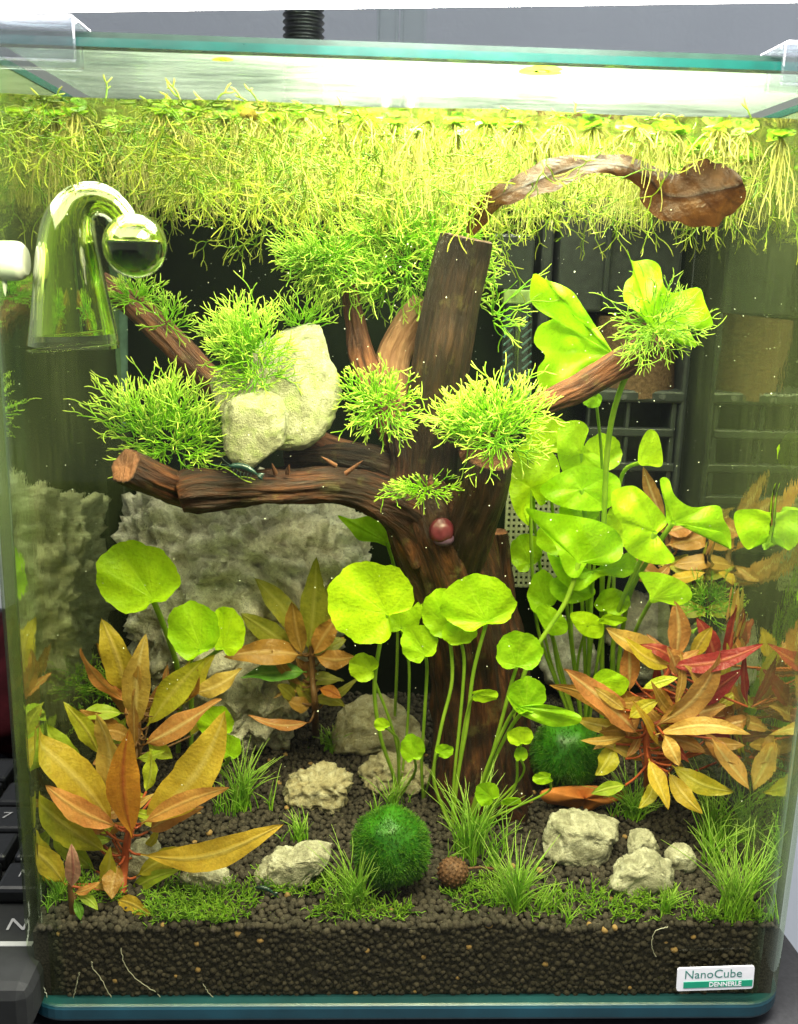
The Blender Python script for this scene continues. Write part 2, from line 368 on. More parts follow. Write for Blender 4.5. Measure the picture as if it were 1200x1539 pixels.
tag(b.build('desk', M['desk'], smooth=False), 'black desk top under the tank', 'desk', kind='structure')

# lamp hanging over the tank: its lit underside is the white strip at the top of the photograph
yb = .105; zl = at(600, 12, yb)[2]
pL = at(0, 20, yb); pR = at(1200, 4, yb)
lean = (pR[2]-pL[2])/(pR[0]-pL[0])
def lamp_pt(x, y, dz=0): return (x, y, pL[2]+(x-pL[0])*lean+dz)
lb = lamp_pt(0, .0)
lamp = thing('hanging_lamp', lb, 'flat white lamp glowing over the top of the tank', 'lamp')
x0, x1, y0, y1 = -.215, .235, -.125, yb
b = MB(); V = [lamp_pt(x, y, d) for d in (.0012, .014) for x, y in ((x0, y0), (x1, y0), (x1, y1), (x0, y1))]
b.add(V, [(0, 3, 2, 1), (4, 5, 6, 7), (0, 1, 5, 4), (1, 2, 6, 5), (2, 3, 7, 6), (3, 0, 4, 7)])
b.build('housing', M['white'], lamp, smooth=False)
xa, xb = -.035, .075
for nm, (u0, u1, v0, v1), s in (('diffuser', (x0, xa, y0, y1), LAMP), ('diffuser', (xb, x1, y0, y1), LAMP), ('led_field', (xa, xb, y0, y1), LAMP_CORE)):
    b = MB(); b.add([lamp_pt(x, y) for x, y in ((u0, v0), (u0, v1), (u1, v1), (u1, v0))], [(0, 1, 2, 3)])
    b.build(nm, emit_mat(nm, (1, .97, .88), s), lamp, smooth=False)

# ------------------------------------------------------------------ the tank
tank = thing('aquarium', (0, 0, 0), 'clear glass cube aquarium with rounded front corners and teal edges', 'aquarium')
RC = .014; T = .004
def arc(cx, cyy, r, a0, a1, n=9): return [(cx+r*math.cos(a), cyy+r*math.sin(a)) for a in np.linspace(a0, a1, n)]
def pane(name, outer, inner, m, z0=.0062, z1=.2905, parent=tank):
    n = len(outer); b = MB()
    V = [(x, y, z) for z in (z0, z1) for x, y in outer]+[(x, y, z) for z in (z0, z1) for x, y in inner]
    F = []
    for i in range(n-1): F += [(i, i+1, n+i+1, n+i), (2*n+i+1, 2*n+i, 3*n+i, 3*n+i+1), (n+i, n+i+1, 3*n+i+1, 3*n+i), (i+1, i, 2*n+i, 2*n+i+1)]
    b.add(V, F); return b.build(name, m, parent, smooth=False)
po = [(-HX+RC, 0), (HX-RC, 0)]; pi_ = [(-HX+RC, T), (HX-RC, T)]
pane('front_pane', po, pi_, M['front'])
for s in (-1, 1):
    cx = s*(HX-RC)
    o = arc(cx, RC, RC, -math.pi/2, -math.pi/2+s*math.pi/2, 25); i = arc(cx, RC, RC-T, -math.pi/2, -math.pi/2+s*math.pi/2, 25)
    if s < 0: o, i = o[::-1], i[::-1]
    pane('rounded_corner', o, i, M['corner'])
    o = [(s*HX, RC+.0003), (s*HX, DEPTH)]; i = [(s*(HX-T), RC+.0003), (s*(HX-T), DEPTH)]
    if s > 0: pane('side_pane', o, i, M['side'])
    else: pane('side_pane', o[::-1], i[::-1], M['side'])
b = MB(); b.box((0, DEPTH+.003, .147), (2*HX-.0005, .004, .282)); b.build('back_pane', M['backfilm'], tank, smooth=False)
def rounded_outline(off=0):
    r = RC-off; hx = HX-off; yb_ = DEPTH+.005-off
    o = arc(-HX+RC, RC, r, math.pi, 1.5*math.pi, 10)+arc(HX-RC, RC, r, 1.5*math.pi, TAU, 10)
    return o+[(hx, yb_), (-hx, yb_)]
def slab(name, off, z0, z1, m, bev=0):
    o = rounded_outline(off); n = len(o); b = MB()
    b.add([(x, y, z) for z in (z0, z1) for x, y in o], [tuple(range(n))[::-1]], [tuple(range(n, 2*n))], [(i, (i+1) % n, n+(i+1) % n, n+i) for i in range(n)])
    return b.build(name, m, tank, smooth=False, bevel=bev)
slab('bottom_plate', 0, 0, .0058, M['base'], .0012)
# polished rim: a thin teal ring on top of the panes
o = rounded_outline(0); i = rounded_outline(T+.0004); n = len(o); b = MB()
V = [(x, y, z) for z in (.2893, .2914) for x, y in o]+[(x, y, z) for z in (.2893, .2914) for x, y in i]
V = [(x*(1.0015 if k < 2*n else 1), y-(.0004 if k < 2*n else 0), z) for k, (x, y, z) in enumerate(V)]
F = []
for k in range(n):
    q = (k+1) % n; F += [(k, q, n+q, n+k), (2*n+q, 2*n+k, 3*n+k, 3*n+q), (n+k, n+q, 3*n+q, 3*n+k), (q, k, 2*n+k, 2*n+q)]
b.add(V, F); b.build('rim', M['teal'], tank, smooth=False)
# sticker, low on the front pane
c = [at(px, py, -.0006) for px, py in ((1017, 1490), (1132, 1486), (1134, 1453), (1018, 1456))]
ex = nrm(c[1]-c[0]); ex[1] = 0; ex = nrm(ex); ez = np.array([-ex[2], 0, ex[0]]); w = np.linalg.norm(c[1]-c[0]); h = np.linalg.norm(c[3]-c[0]); org = c[0].copy(); org[1] = 0
def rrect(w, h, r, n=5):
    o = []
    for cx_, cy_, a in ((w-r, r, -90), (w-r, h-r, 0), (r, h-r, 90), (r, r, 180)):
        o += [(cx_+r*math.cos(math.radians(a+90*t/n)), cy_+r*math.sin(math.radians(a+90*t/n))) for t in range(n+1)]
    return o
def plate(outline, y0, y1):
    n = len(outline); b = MB()
    V = [org+ex*u+ez*v+np.array([0, y, 0]) for y in (y0, y1) for u, v in outline]
    b.add(V, [tuple(range(n))], [tuple(range(n, 2*n))[::-1]], [((i+1) % n, i, n+i, n+(i+1) % n) for i in range(n)]); return b
stk = plate(rrect(w, h, w*.035), -.00055, -.00005).build('logo_sticker', M['paper'], tank, smooth=False)
plate([(w*.085, h*.13), (w*.985, h*.13), (w*.985, h*.40), (w*.085, h*.40)], -.00068, -.00057).build('green_bar', M['print'], stk, smooth=False)
def text(s, u, v, width, height, m, parent, y, name='lettering', off=0, O=None, EX=None, EZ=None, EN=None):
    O = org if O is None else O; EX = ex if EX is None else EX; EZ = ez if EZ is None else EZ
    EN = np.array([0, -1, 0]) if EN is None else EN
    cu = bpy.data.curves.new('t', 'FONT'); cu.body = s; cu.size = 1; cu.extrude = .01; cu.offset = off; cu.resolution_u = 3
    ob = bpy.data.objects.new('t', cu); col.objects.link(ob); dg = bpy.context.evaluated_depsgraph_get(); me = bpy.data.meshes.new_from_object(ob.evaluated_get(dg))
    V = np.zeros(len(me.vertices)*3); me.vertices.foreach_get('co', V); V = V.reshape(-1, 3)
    lo = V.min(0); hi = V.max(0)
    V = (V-lo)/(hi-lo)*np.array([width, height, .00004])
    W = O+EX*(u+V[:, :1])+EZ*(v+V[:, 1:2])+EN*(y+V[:, 2:3])
    base = np.array(parent['_b'])
    me.vertices.foreach_set('co', (W-base).astype(np.float32).ravel()); me.update()
    me.materials.clear(); me.materials.append(m); bpy.data.objects.remove(ob)
    oo = bpy.data.objects.new(name, me); col.objects.link(oo); oo.parent = parent; oo['_b'] = parent['_b']; return oo
text('NanoCube', w*.10, h*.54, w*.74, h*.36, M['ink'], stk, .00058)
text('DENNERLE', w*.42, h*.165, w*.42, h*.20, M['paper'], stk, .0007, off=.02)

# cover glass on clear holders
cov = thing('cover_glass', (0, .08, .292), 'wet glass cover lying across the top of the tank', 'cover')
b = MB(); b.box((0, .086, .2930), (.232, .158, .0019)); b.build('pane', M['cover'], cov, smooth=False)
b = MB(); b.box((0, .0066, .2930), (.232, .0006, .0021)); b.build('front_edge', M['darkteal'], cov, smooth=False)
def clip(px0, px1, py0, py1, label):
    a = at(px0, py1, -.003); c = at(px1, py0, -.003); base = ((a[0]+c[0])/2, 0, a[2])
    t = thing('cover_holder', base, label, 'holder', 'clear holders of the cover glass')
    xc = (a[0]+c[0])/2; wx = c[0]-a[0]
    b = MB(); b.box((xc, -.0032, (a[2]+c[2])/2), (wx, .0026, c[2]-a[2])); b.build('front_lip', M['acrylic'], t, smooth=False, bevel=.0009)
    b = MB(); b.box((xc, .006, c[2]-.0012), (wx, .0155, .0022)); b.build('top_lip', M['acrylic'], t, smooth=False, bevel=.0007)
    b = MB(); b.box((xc, .0085, a[2]+.003), (wx*.9, .004, .006)); b.build('hook', M['acrylic'], t, smooth=False, bevel=.0009)
clip(-60, 112, 22, 88, 'clear plastic cover holder at the left end of the rim')
clip(1172, 1270, 64, 128, 'clear plastic cover holder at the right end of the rim')

# behind the rim: corrugated hose and clear pipes
def tube_obj(name, pts, r, m, parent=None, sides=16, n=40, base=None):
    P = spline(pts, n); R = np.interp(np.linspace(0, 1, n), np.linspace(0, 1, len(np.atleast_1d(r))), np.atleast_1d(r)) if np.size(r) > 1 else np.full(n, r)
    V, Q = tubes(P[None], R[None], sides); b = MB(); b.add(V, Q, tip=np.zeros(len(V))); return b.build(name, m, parent, base)
p = at(457, 30, .19); n = 640
hz = np.linspace(.20, .42, n); hr = .0083+.0006*np.sin(np.arange(n)*TAU/8)
P = np.stack([np.full(n, p[0]), np.full(n, .1885), hz], 1); V, Q = tubes(P[None], hr[None], 20); b = MB(); b.add(V, Q)
tag(b.build('corrugated_hose', M['black'], base=(p[0], .19, .2)), 'black corrugated hose rising behind the tank rim', 'hose')
for k, (px, rr) in enumerate(((583, .0048), (622, .0058))):
    p = at(px, 30, .19); t = tube_obj('clear_pipe', [(p[0], .189, .21), (p[0], .189, .42)], rr, M['tube'], n=4, sides=20, base=(p[0], .189, .21))
    tag(t, ['narrow clear pipe rising behind the rim, nearer the black hose', 'wider clear pipe rising behind the rim, farther from the black hose'][k], 'pipe', 'clear pipes behind the rim')

# ------------------------------------------------------------------ water
b = MB(); g = 40; xs = np.linspace(-HX+T+.0003, HX-T-.0003, g); ys = np.linspace(T+.0003, DEPTH, 24)
X, Y = np.meshgrid(xs, ys); Z = WATER+.0003*np.sin(X*90)*np.cos(Y*110)+.0012*np.exp(-(Y-T)/.0022)
b.add(np.stack([X, Y, Z], -1).reshape(-1, 3), [(j*g+i, j*g+i+1, (j+1)*g+i+1, (j+1)*g+i) for j in range(23) for i in range(g-1)])
tag(b.build('water', M['water']), 'still water surface crowded with floating plants', 'water', kind='structure')

# ------------------------------------------------------------------ soil
m, nt, out = mat('soil_granule'); a = attr(nt, 'tone'); n = noise_tex(nt, objvec(nt), 1500, 3)
c = ramp(nt, a.outputs['Fac'], [(0, (.014, .012, .010)), (.5, (.034, .028, .023)), (.90, (.080, .064, .052)), (.94, (.11, .085, .06)), (.985, (.42, .25, .10))])
principled(nt, out, **{'Base Color': mixc(nt, .3, c, ramp(nt, n.outputs[0], [(.35, (.008, .007, .006)), (.7, (.10, .082, .066))])), 'Roughness': .85, 'Specular IOR Level': .2, 'Normal': bump(nt, n.outputs[0], .5, .0005)})
M['soil'] = m
x_in = HX-T-.0006
b = MB(); gx, gy = 60, 44; xs = np.linspace(-x_in, x_in, gx); ys = np.linspace(T+.0012, DEPTH, gy)
V = np.array([(x, y, soil(x, y)-.0014) for y in ys for x in xs]); b.add(V, [(j*gx+i, j*gx+i+1, (j+1)*gx+i+1, (j+1)*gx+i) for j in range(gy-1) for i in range(gx-1)], tone=np.full(len(V), .2))
V = np.array([(x, ys[0], z) for z in (.006,) for x in xs]+[(x, ys[0], soil(x, ys[0])-.0014) for x in xs]); b.add(V, [(i, i+1, gx+i+1, gx+i) for i in range(gx-1)], tone=np.full(len(V), .1))
for s in (-1, 1):
    V = np.array([(s*x_in, y, .006) for y in ys]+[(s*x_in, y, soil(s*x_in, y)-.0014) for y in ys]); f = [(i, i+1, gy+i+1, gy+i) for i in range(gy-1)]
    b.add(V, f if s > 0 else [q[::-1] for q in f], tone=np.full(len(V), .1))
tag(b.build('soil', M['soil']), 'dark soil bed on the bottom of the tank', 'soil', kind='structure')
import bmesh
def ico(sub):
    bm = bmesh.new(); bmesh.ops.create_icosphere(bm, subdivisions=sub, radius=1); bm.verts.ensure_lookup_table()
    V = np.array([v.co[:] for v in bm.verts]); F = np.array([[v.index for v in f.verts] for f in bm.faces]); bm.free(); return V, F
ICO = {k: ico(k) for k in (1, 2, 3, 4, 5, 6)}
def granules(P, R, sub, tone):
    V0, F0 = ICO[sub]; n = len(P); k = len(V0)
    sq = rng.uniform(.80, 1.14, (n, 1, 3)); wob = 1+.055*rng.standard_normal((n, k, 1))
    # random turn about z only plus squash is enough for lumps this small
    a = rng.uniform(0, TAU, n); ca, sa = np.cos(a), np.sin(a)
    W = V0[None]*sq*wob; X = W[..., 0]*ca[:, None]-W[..., 1]*sa[:, None]; Y = W[..., 0]*sa[:, None]+W[..., 1]*ca[:, None]
    W = np.stack([X, Y, W[..., 2]], -1)*R[:, None, None]+P[:, None]
    F = (F0[None]+np.arange(n)[:, None, None]*k).reshape(-1, 3)
    return W.reshape(-1, 3), F, np.repeat(tone, k)
b = MB()
sp = .00205
zz = np.arange(.0068, Z_FRONT+.001, sp*.86); xx = np.arange(-x_in+.001, x_in, sp)
ri = RC-T; xs_ = HX-RC; arcl = ri*math.pi/2; side = .035; half = xs_+arcl+side
def on_wall(u):                                   # length along the inside of the glass, 0 in the middle -> point and inward normal
    sg = 1 if u >= 0 else -1; u = abs(u)
    if u < xs_: return (sg*u, T, 0, 1)
    if u < xs_+arcl: a_ = (u-xs_)/ri; return (sg*(xs_+ri*math.sin(a_)), RC-ri*math.cos(a_), -sg*math.sin(a_), math.cos(a_))
    return (sg*(HX-T), RC+(u-xs_-arcl), -sg, 0)
gu = np.array([(u+(j % 2)*sp/2, z) for j, z in enumerate(zz) for u in np.arange(-half, half, sp)]); gu += rng.normal(0, .00052, gu.shape)
R = rng.uniform(.00086, .00142, len(gu)); ins = R*1.02+.0002+rng.uniform(0, .0006, len(gu))
gp = np.array([(w_[0]+w_[2]*i_, w_[1]+w_[3]*i_, z) for (u, z), i_ in zip(gu, ins) for w_ in (on_wall(u),)])
top = np.array([soil(x, y) for x, y, z in gp]); keep = gp[:, 2] < top-.0004; gp, R = gp[keep], R[keep]
tone = rng.beta(2, 2.4, len(gp))*.92; tone[rng.random(len(gp)) < .018] = 1
V, F, t = granules(gp, R, 2, tone); b.add(V, F, tone=t)
pts = []
y = T+.0014
while y < DEPTH:
    s_ = .00200+.004*max(0, y-.03)*.12
    for x in np.arange(-x_in+.0008, x_in, s_): pts.append((x, y))
    y += s_*.88
pts = np.array(pts)+rng.normal(0, .0006, (len(pts), 2)); pts = pts[(np.abs(pts[:, 0]) < x_in-.0006) & (pts[:, 1] > T+.001)]
R = rng.uniform(.00088, .00146, len(pts)); Z = np.array([soil(x, y) for x, y in pts])-R*.4+rng.normal(0, .0003, len(pts))
gp = np.column_stack([pts, Z]); tone = np.clip(.25+rng.beta(2, 2, len(gp))*.68, 0, .92); tone[rng.random(len(gp)) < .010] = 1
near = gp[:, 1] < .045
for msk, sub in ((near, 2), (~near, 1)):
    V, F, t = granules(gp[msk], R[msk], sub, tone[msk]); b.add(V, F, tone=t)
tag(b.build('soil_granules', M['soil']), 'dark brown soil granules heaped along the front pane', 'soil', kind='stuff')
# ------------------------------------------------------------------ rocks
def rock(name, outline, Y, thick, m, label, cat='stone', group=None, sub=4, rough=.10, pits=.05, seed=0, freq=2.0, e=.6, parent=None, tilt=.0, cuts=6):
    """a solid lump whose front view follows the outline (photo pixels) at depth Y, thick metres deep"""
    pts = np.array([at(px, py, Y) for px, py in outline]); c = pts.mean(0)
    # the view looks down on it: part of the height seen is its depth
    dv = c-CAM; sn = abs(dv[2])/np.linalg.norm(dv); hh = (pts[:, 2].max()-pts[:, 2].min())/2; h2 = math.sqrt(max(hh*hh-(thick/2*sn*1.05)**2, (.5*hh)**2)); pts[:, 2] = c[2]+(pts[:, 2]-c[2])*h2/hh
    rel = pts-c; th = np.arctan2(rel[:, 2], rel[:, 0]); rr = np.hypot(rel[:, 0], rel[:, 2]); o = np.argsort(th); th, rr = th[o], rr[o]
    th = np.concatenate([th-TAU, th, th+TAU]); rr = np.tile(rr, 3)
    V0, F0 = ICO[sub]; a = np.arctan2(V0[:, 2], V0[:, 0]); mm = np.hypot(V0[:, 0], V0[:, 2])
    R = np.interp(a, th, rr); size = rr.mean()
    W = np.stack([R*mm**e*np.cos(a), thick/2*np.sign(V0[:, 1])*np.abs(V0[:, 1])**e, R*mm**e*np.sin(a)], 1)
    W[:, 1] -= tilt*W[:, 2]
    rg = np.random.default_rng(seed+100)
    for _ in range(cuts):                       # chipped facets
        d_ = nrm(rg.normal(0, 1, 3)*np.array([1, 1.1, .9])); ex_ = W@d_; lim = np.quantile(ex_, rg.uniform(.88, .97)); W -= np.clip(ex_-lim, 0, None)[:, None]*d_*.92
    out_ = np.empty_like(W); so = Vector((seed*7.3, seed*3.1, seed*5.7))
    for i, (w_, d) in enumerate(zip(W, V0)):
        q = Vector(w_/size)*1.5*freq+so
        n = mn.fractal(q*1.2, 1.0, 2.0, 5)*rough
        n += rough*.9*(.35-abs(mn.noise(q*2.4)))+rough*.5*(.3-abs(mn.noise(q*5.3)))
        dd = mn.voronoi(q*2.6)[0][0]; n -= pits*max(0, 1-dd/.38)
        dd = mn.voronoi(q*6.5)[0][0]; n -= pits*.45*max(0, 1-dd/.34)
        n += .02*mn.noise(q*14)
        out_[i] = w_+d*n*size
    b = MB(); b.add(out_+c, F0)
    base = (c[0], c[1], c[2]-size)
    ob = b.build(name, m, parent, None if parent is not None else base)
    if label: tag(ob, label, cat, group)
    return ob
gr = 'stones lying on the soil'
rock('rock', [(200, 775), (215, 738), (300, 722), (420, 735), (515, 765), (545, 835), (505, 900), (470, 985), (440, 1065), (395, 1110), (310, 1112), (255, 1030), (215, 960), (200, 880)], .128, .055, M['rock_grey'],
     'big rugged grey rock standing at the back left under the driftwood', 'rock', sub=6, rough=.17, pits=.12, seed=1, freq=3.6)
rk = rock('rock', [(318, 575), (345, 548), (400, 515), (440, 497), (488, 487), (504, 530), (511, 590), (500, 630), (465, 662), (425, 664), (370, 650), (330, 620)], .072, .034, M['rock_green'],
     'cream green rock resting on the driftwood branch with crystalwort on top', 'rock', sub=5, rough=.045, pits=.03, seed=2, e=.40, freq=1.7, tilt=-.3, cuts=13)
rock('lobe', [(345, 600), (385, 590), (422, 600), (428, 650), (418, 685), (380, 706), (350, 690), (338, 650)], .047, .018, M['rock_green'], None, parent=rk, sub=5, rough=.045, pits=.02, seed=3, e=.42, freq=1.6, cuts=10)
def grock(outline, thick, m, label, seed, **k):
    thick *= .72
    py = max(p[1] for p in outline); px = np.mean([p[0] for p in outline]); Y = ground(px, py)[1]+thick*.25
    return rock('stone', outline, Y, thick, m, label, 'stone', gr, seed=seed, **k)
grock([(428, 1192), (440, 1172), (475, 1158), (520, 1163), (545, 1182), (530, 1205), (480, 1212), (440, 1208)], .022, M['rock_tan'], 'pitted tan stone behind the green algae ball', 4, rough=.20, pits=.16, freq=2.4, sub=5)
grock([(540, 1165), (560, 1142), (600, 1138), (640, 1150), (655, 1175), (620, 1190), (565, 1190)], .022, M['rock_tan'], 'pitted tan stone touching the foot of the driftwood trunk', 5, rough=.20, pits=.16, freq=2.4, sub=5)
grock([(500, 1110), (515, 1070), (560, 1050), (610, 1060), (640, 1085), (640, 1125), (570, 1130), (510, 1125)], .03, M['rock_tan'], 'rounded tan boulder in shade left of the driftwood trunk', 6, rough=.10, pits=.07, sub=5)
grock([(382, 1318), (400, 1298), (440, 1282), (497, 1273), (490, 1292), (470, 1310), (430, 1332), (395, 1330)], .016, M['rock_pale'], 'flat pale stone lying left of the green algae ball', 7, rough=.12, pits=.06, e=.5, cuts=4, sub=5)
grock([(270, 1322), (285, 1305), (320, 1302), (355, 1318), (350, 1332), (300, 1336), (272, 1332)], .013, M['rock_pale'], 'small pale stone beside the gold leaved front plant', 8, rough=.12, pits=.06, e=.46, cuts=12, freq=1.6, sub=5)
grock([(170, 1300), (190, 1275), (235, 1270), (262, 1290), (245, 1312), (195, 1318)], .014, M['rock_pale'], 'pale stone half hidden behind the red stem of the front plant', 9, rough=.12, pits=.06, e=.46, cuts=12, freq=1.6, sub=5)
grock([(816, 1262), (822, 1238), (850, 1226), (900, 1231), (938, 1250), (942, 1278), (905, 1290), (850, 1292), (822, 1282)], .024, M['rock_pale'], 'largest pale grey stone right of centre on the soil', 10, rough=.11, pits=.06, e=.45, cuts=14, freq=1.7, sub=5)
grock([(942, 1282), (950, 1255), (966, 1246), (985, 1265), (990, 1286), (965, 1294)], .014, M['rock_pale'], 'small pointed grey stone touching the largest pale stone', 11, rough=.1, pits=.05, e=.46, cuts=12, freq=1.6, sub=5)
grock([(905, 1330), (925, 1308), (955, 1290), (985, 1282), (1015, 1312), (1005, 1330), (965, 1338), (925, 1340)], .017, M['rock_pale'], 'bright cream stone in front of the pointed grey stone', 12, rough=.11, pits=.06, e=.45, cuts=14, sub=5)
grock([(1002, 1300), (1006, 1278), (1025, 1269), (1042, 1280), (1042, 1300), (1022, 1308)], .012, M['rock_pale'], 'little round stone rightmost of the pale stones', 13, rough=.08, pits=.04, e=.46, cuts=12, freq=1.6, sub=5)
grock([(920, 975), (918, 915), (945, 888), (980, 900), (1000, 950), (1005, 1010), (960, 1030)], .022, M['rock_grey'], 'grey rock standing behind the red leaved plant', 14, rough=.14, pits=.09, sub=5)
grock([(815, 1000), (820, 950), (850, 925), (880, 960), (890, 1020), (850, 1040)], .02, M['rock_grey'], 'dim grey rock behind the pennywort stalks', 15, rough=.14, pits=.09)
grock([(1085, 960), (1095, 925), (1125, 915), (1150, 950), (1140, 1010), (1100, 1020)], .018, M['rock_grey'], 'grey rock at the back right behind crimson leaves', 16, rough=.12, pits=.08)

# ------------------------------------------------------------------ driftwood
drift = thing('driftwood', ground(715, 1190), 'dark brown driftwood tree with cut branches spreading across the tank', 'driftwood')
def branch(pts, m, name='branch', n=90, sides=56, gnarl=.13, seed=0, cap=(1, 1), capdip=.0):
    """pts: (px, py, Y, radius px)"""
    C = np.array([[*at(p[0], p[1], p[2]), p[3]*mpp(p[2])] for p in pts]); S = spline(C, n); P, R = S[:, :3], np.maximum(S[:, 3], .0004)
    T = nrm(np.gradient(P, axis=0)); A = np.zeros_like(P); v = np.cross(T[0], [0, 1, .1]); v = nrm(v)
    for i in range(n):
        v = nrm(v-T[i]*np.dot(v, T[i])); A[i] = v
    B = np.cross(T, A); a = np.arange(sides)*TAU/sides
    L = np.concatenate([[0], np.cumsum(np.linalg.norm(np.diff(P, axis=0), axis=1))])
    ca, sa = np.cos(a), np.sin(a); V = np.zeros((n, sides, 3)); fl = np.zeros((n, sides, 3)); rm = R.mean()
    for i in range(n):
        for k in range(sides):
            q = Vector((ca[k]*1.6+seed*3.7, sa[k]*1.6, L[i]/rm*.22)); q2 = Vector((ca[k]*4.5+seed, sa[k]*4.5, L[i]/rm*.35)); q3 = Vector((ca[k]*.6, sa[k]*.6+seed, L[i]/rm*.55))
            f = 1+gnarl*(mn.noise(q)*1.1+.6*mn.noise(q2)+.6*(.25-abs(mn.noise(q2*1.3)))+.35*(.25-abs(mn.noise(q2*2.6)))+.3*mn.noise(q2*3.1)+.6*mn.noise(q3))
            V[i, k] = P[i]+(A[i]*ca[k]+B[i]*sa[k])*R[i]*f; fl[i, k] = (ca[k]*R[i], sa[k]*R[i], L[i]+seed*.1)
    Q = [(i*sides+k, i*sides+(k+1) % sides, (i+1)*sides+(k+1) % sides, (i+1)*sides+k) for i in range(n-1) for k in range(sides)]
    b = MB(); b.add(V.reshape(-1, 3), Q, flow=fl.reshape(-1, 3), cut=np.zeros(n*sides))
    for e, (i, sgn) in enumerate(((0, -1), (n-1, 1))):
        rings = [(1, 0), (.88, .10), (.6, .05), (.3, -.03)]
        RV = []
        for s_, push in rings:
            for k in range(sides):
                q = (V[i, k]-P[i])*s_; RV.append(P[i]+q+T[i]*sgn*R[i]*(push*.5+.06*mn.noise(Vector((ca[k]*s_*3+seed, sa[k]*s_*3, 1.7)))))
        RV.append(P[i]-T[i]*sgn*R[i]*.03); RV = np.array(RV); nn = len(rings)
        Fq = [(j*sides+k, j*sides+(k+1) % sides, (j+1)*sides+(k+1) % sides, (j+1)*sides+k) for j in range(nn-1) for k in range(sides)]
        Ft = [((nn-1)*sides+k, (nn-1)*sides+(k+1) % sides, nn*sides) for k in range(sides)]
        if sgn < 0: Fq = [f[::-1] for f in Fq]; Ft = [f[::-1] for f in Ft]
        cv = np.full(len(RV), float(cap[e])); cv[:sides] = 0
        b.add(RV, Fq, Ft, flow=(RV-P[i]), cut=cv)
    return b.build(name, m, drift)
branch([(700, 358, .070, 36), (682, 440, .071, 39), (665, 530, .073, 42), (650, 620, .078, 46), (640, 720, .08, 50), (650, 800, .082, 40)], M['wood_dark'], 'upright_post', seed=1, gnarl=.10, cap=(.5, 0))
branch([(628, 690, .078, 30), (640, 760, .078, 62), (672, 850, .08, 68), (700, 950, .082, 62), (712, 1060, .084, 60), (718, 1150, .084, 70), (722, 1215, .084, 88)], M['wood'], 'trunk', seed=2, gnarl=.26, n=120, sides=72)
branch([(745, 800, .095, 18), (752, 900, .096, 24), (768, 1000, .096, 28), (775, 1100, .095, 26), (790, 1195, .092, 30)], M['wood'], 'root', seed=3, gnarl=.2)
branch([(270, 744, .043, 24), (296, 738, .044, 31), (355, 735, .049, 27), (430, 732, .056, 25), (500, 730, .062, 27), (560, 745, .068, 31), (615, 775, .072, 42), (645, 820, .075, 46)], M['wood'], 'branch', seed=4, gnarl=.26, cap=(.8, 0))
branch([(188, 700, .030, 27), (225, 718, .038, 28), (290, 740, .056, 26), (340, 742, .066, 22), (450, 715, .085, 20)], M['wood'], 'branch', seed=5, gnarl=.13, cap=(1, 0))
branch([(738, 688, .050, 37), (728, 740, .055, 36), (706, 800, .064, 35), (690, 870, .074, 34), (690, 960, .08, 32)], M['wood_dark'], 'branch', seed=6, gnarl=.12, cap=(.8, 0))
branch([(700, 690, .072, 15), (760, 640, .066, 15), (812, 608, .062, 17), (880, 578, .058, 21), (945, 538, .053, 23), (985, 510, .05, 20)], M['wood_red'], 'branch', seed=7, gnarl=.15, cap=(0, .6))
branch([(150, 425, .098, 16), (190, 450, .098, 18), (250, 505, .096, 21), (320, 572, .094, 20), (420, 640, .09, 20), (520, 685, .086, 22), (620, 715, .082, 24)], M['wood_red'], 'branch', seed=8, gnarl=.14, cap=(.5, 0))
branch([(522, 395, .088, 11), (528, 440, .088, 12), (536, 490, .088, 15), (548, 545, .087, 21), (575, 610, .084, 24), (610, 680, .082, 26)], M['wood_red'], 'branch', seed=9, gnarl=.14, cap=(.6, 0))
branch([(640, 455, .094, 20), (612, 495, .094, 25), (590, 545, .092, 27), (590, 620, .088, 26), (615, 690, .084, 26)], M['wood_pale'], 'branch', seed=10, gnarl=.12, cap=(.5, 0))
branch([(430, 690, .086, 16), (500, 685, .084, 20), (560, 695, .082, 24), (620, 720, .08, 28)], M['wood_dark'], 'branch', seed=11, gnarl=.18)
branch([(600, 640, .078, 24), (606, 690, .074, 20), (600, 740, .072, 16)], M['wood'], 'branch', seed=12, gnarl=.18)
# splinters on the long branch
for px, py, dx, dy in ((285, 745, 28, 12), (300, 752, 30, 8), (505, 700, -22, -14), (520, 712, 26, -20), (414, 712, -5, -16), (432, 712, 3, -14)):
    p0 = at(px, py, .05); p1 = at(px+dx, py+dy, .047); V, Q = tubes(np.linspace(p0, p1, 4)[None], np.array([[.0009, .0008, .0005, .0001]]), 5); b = MB(); b.add(V, Q, flow=V, cut=np.full(len(V), .3)); b.build('splinter', M['wood_red'], drift)

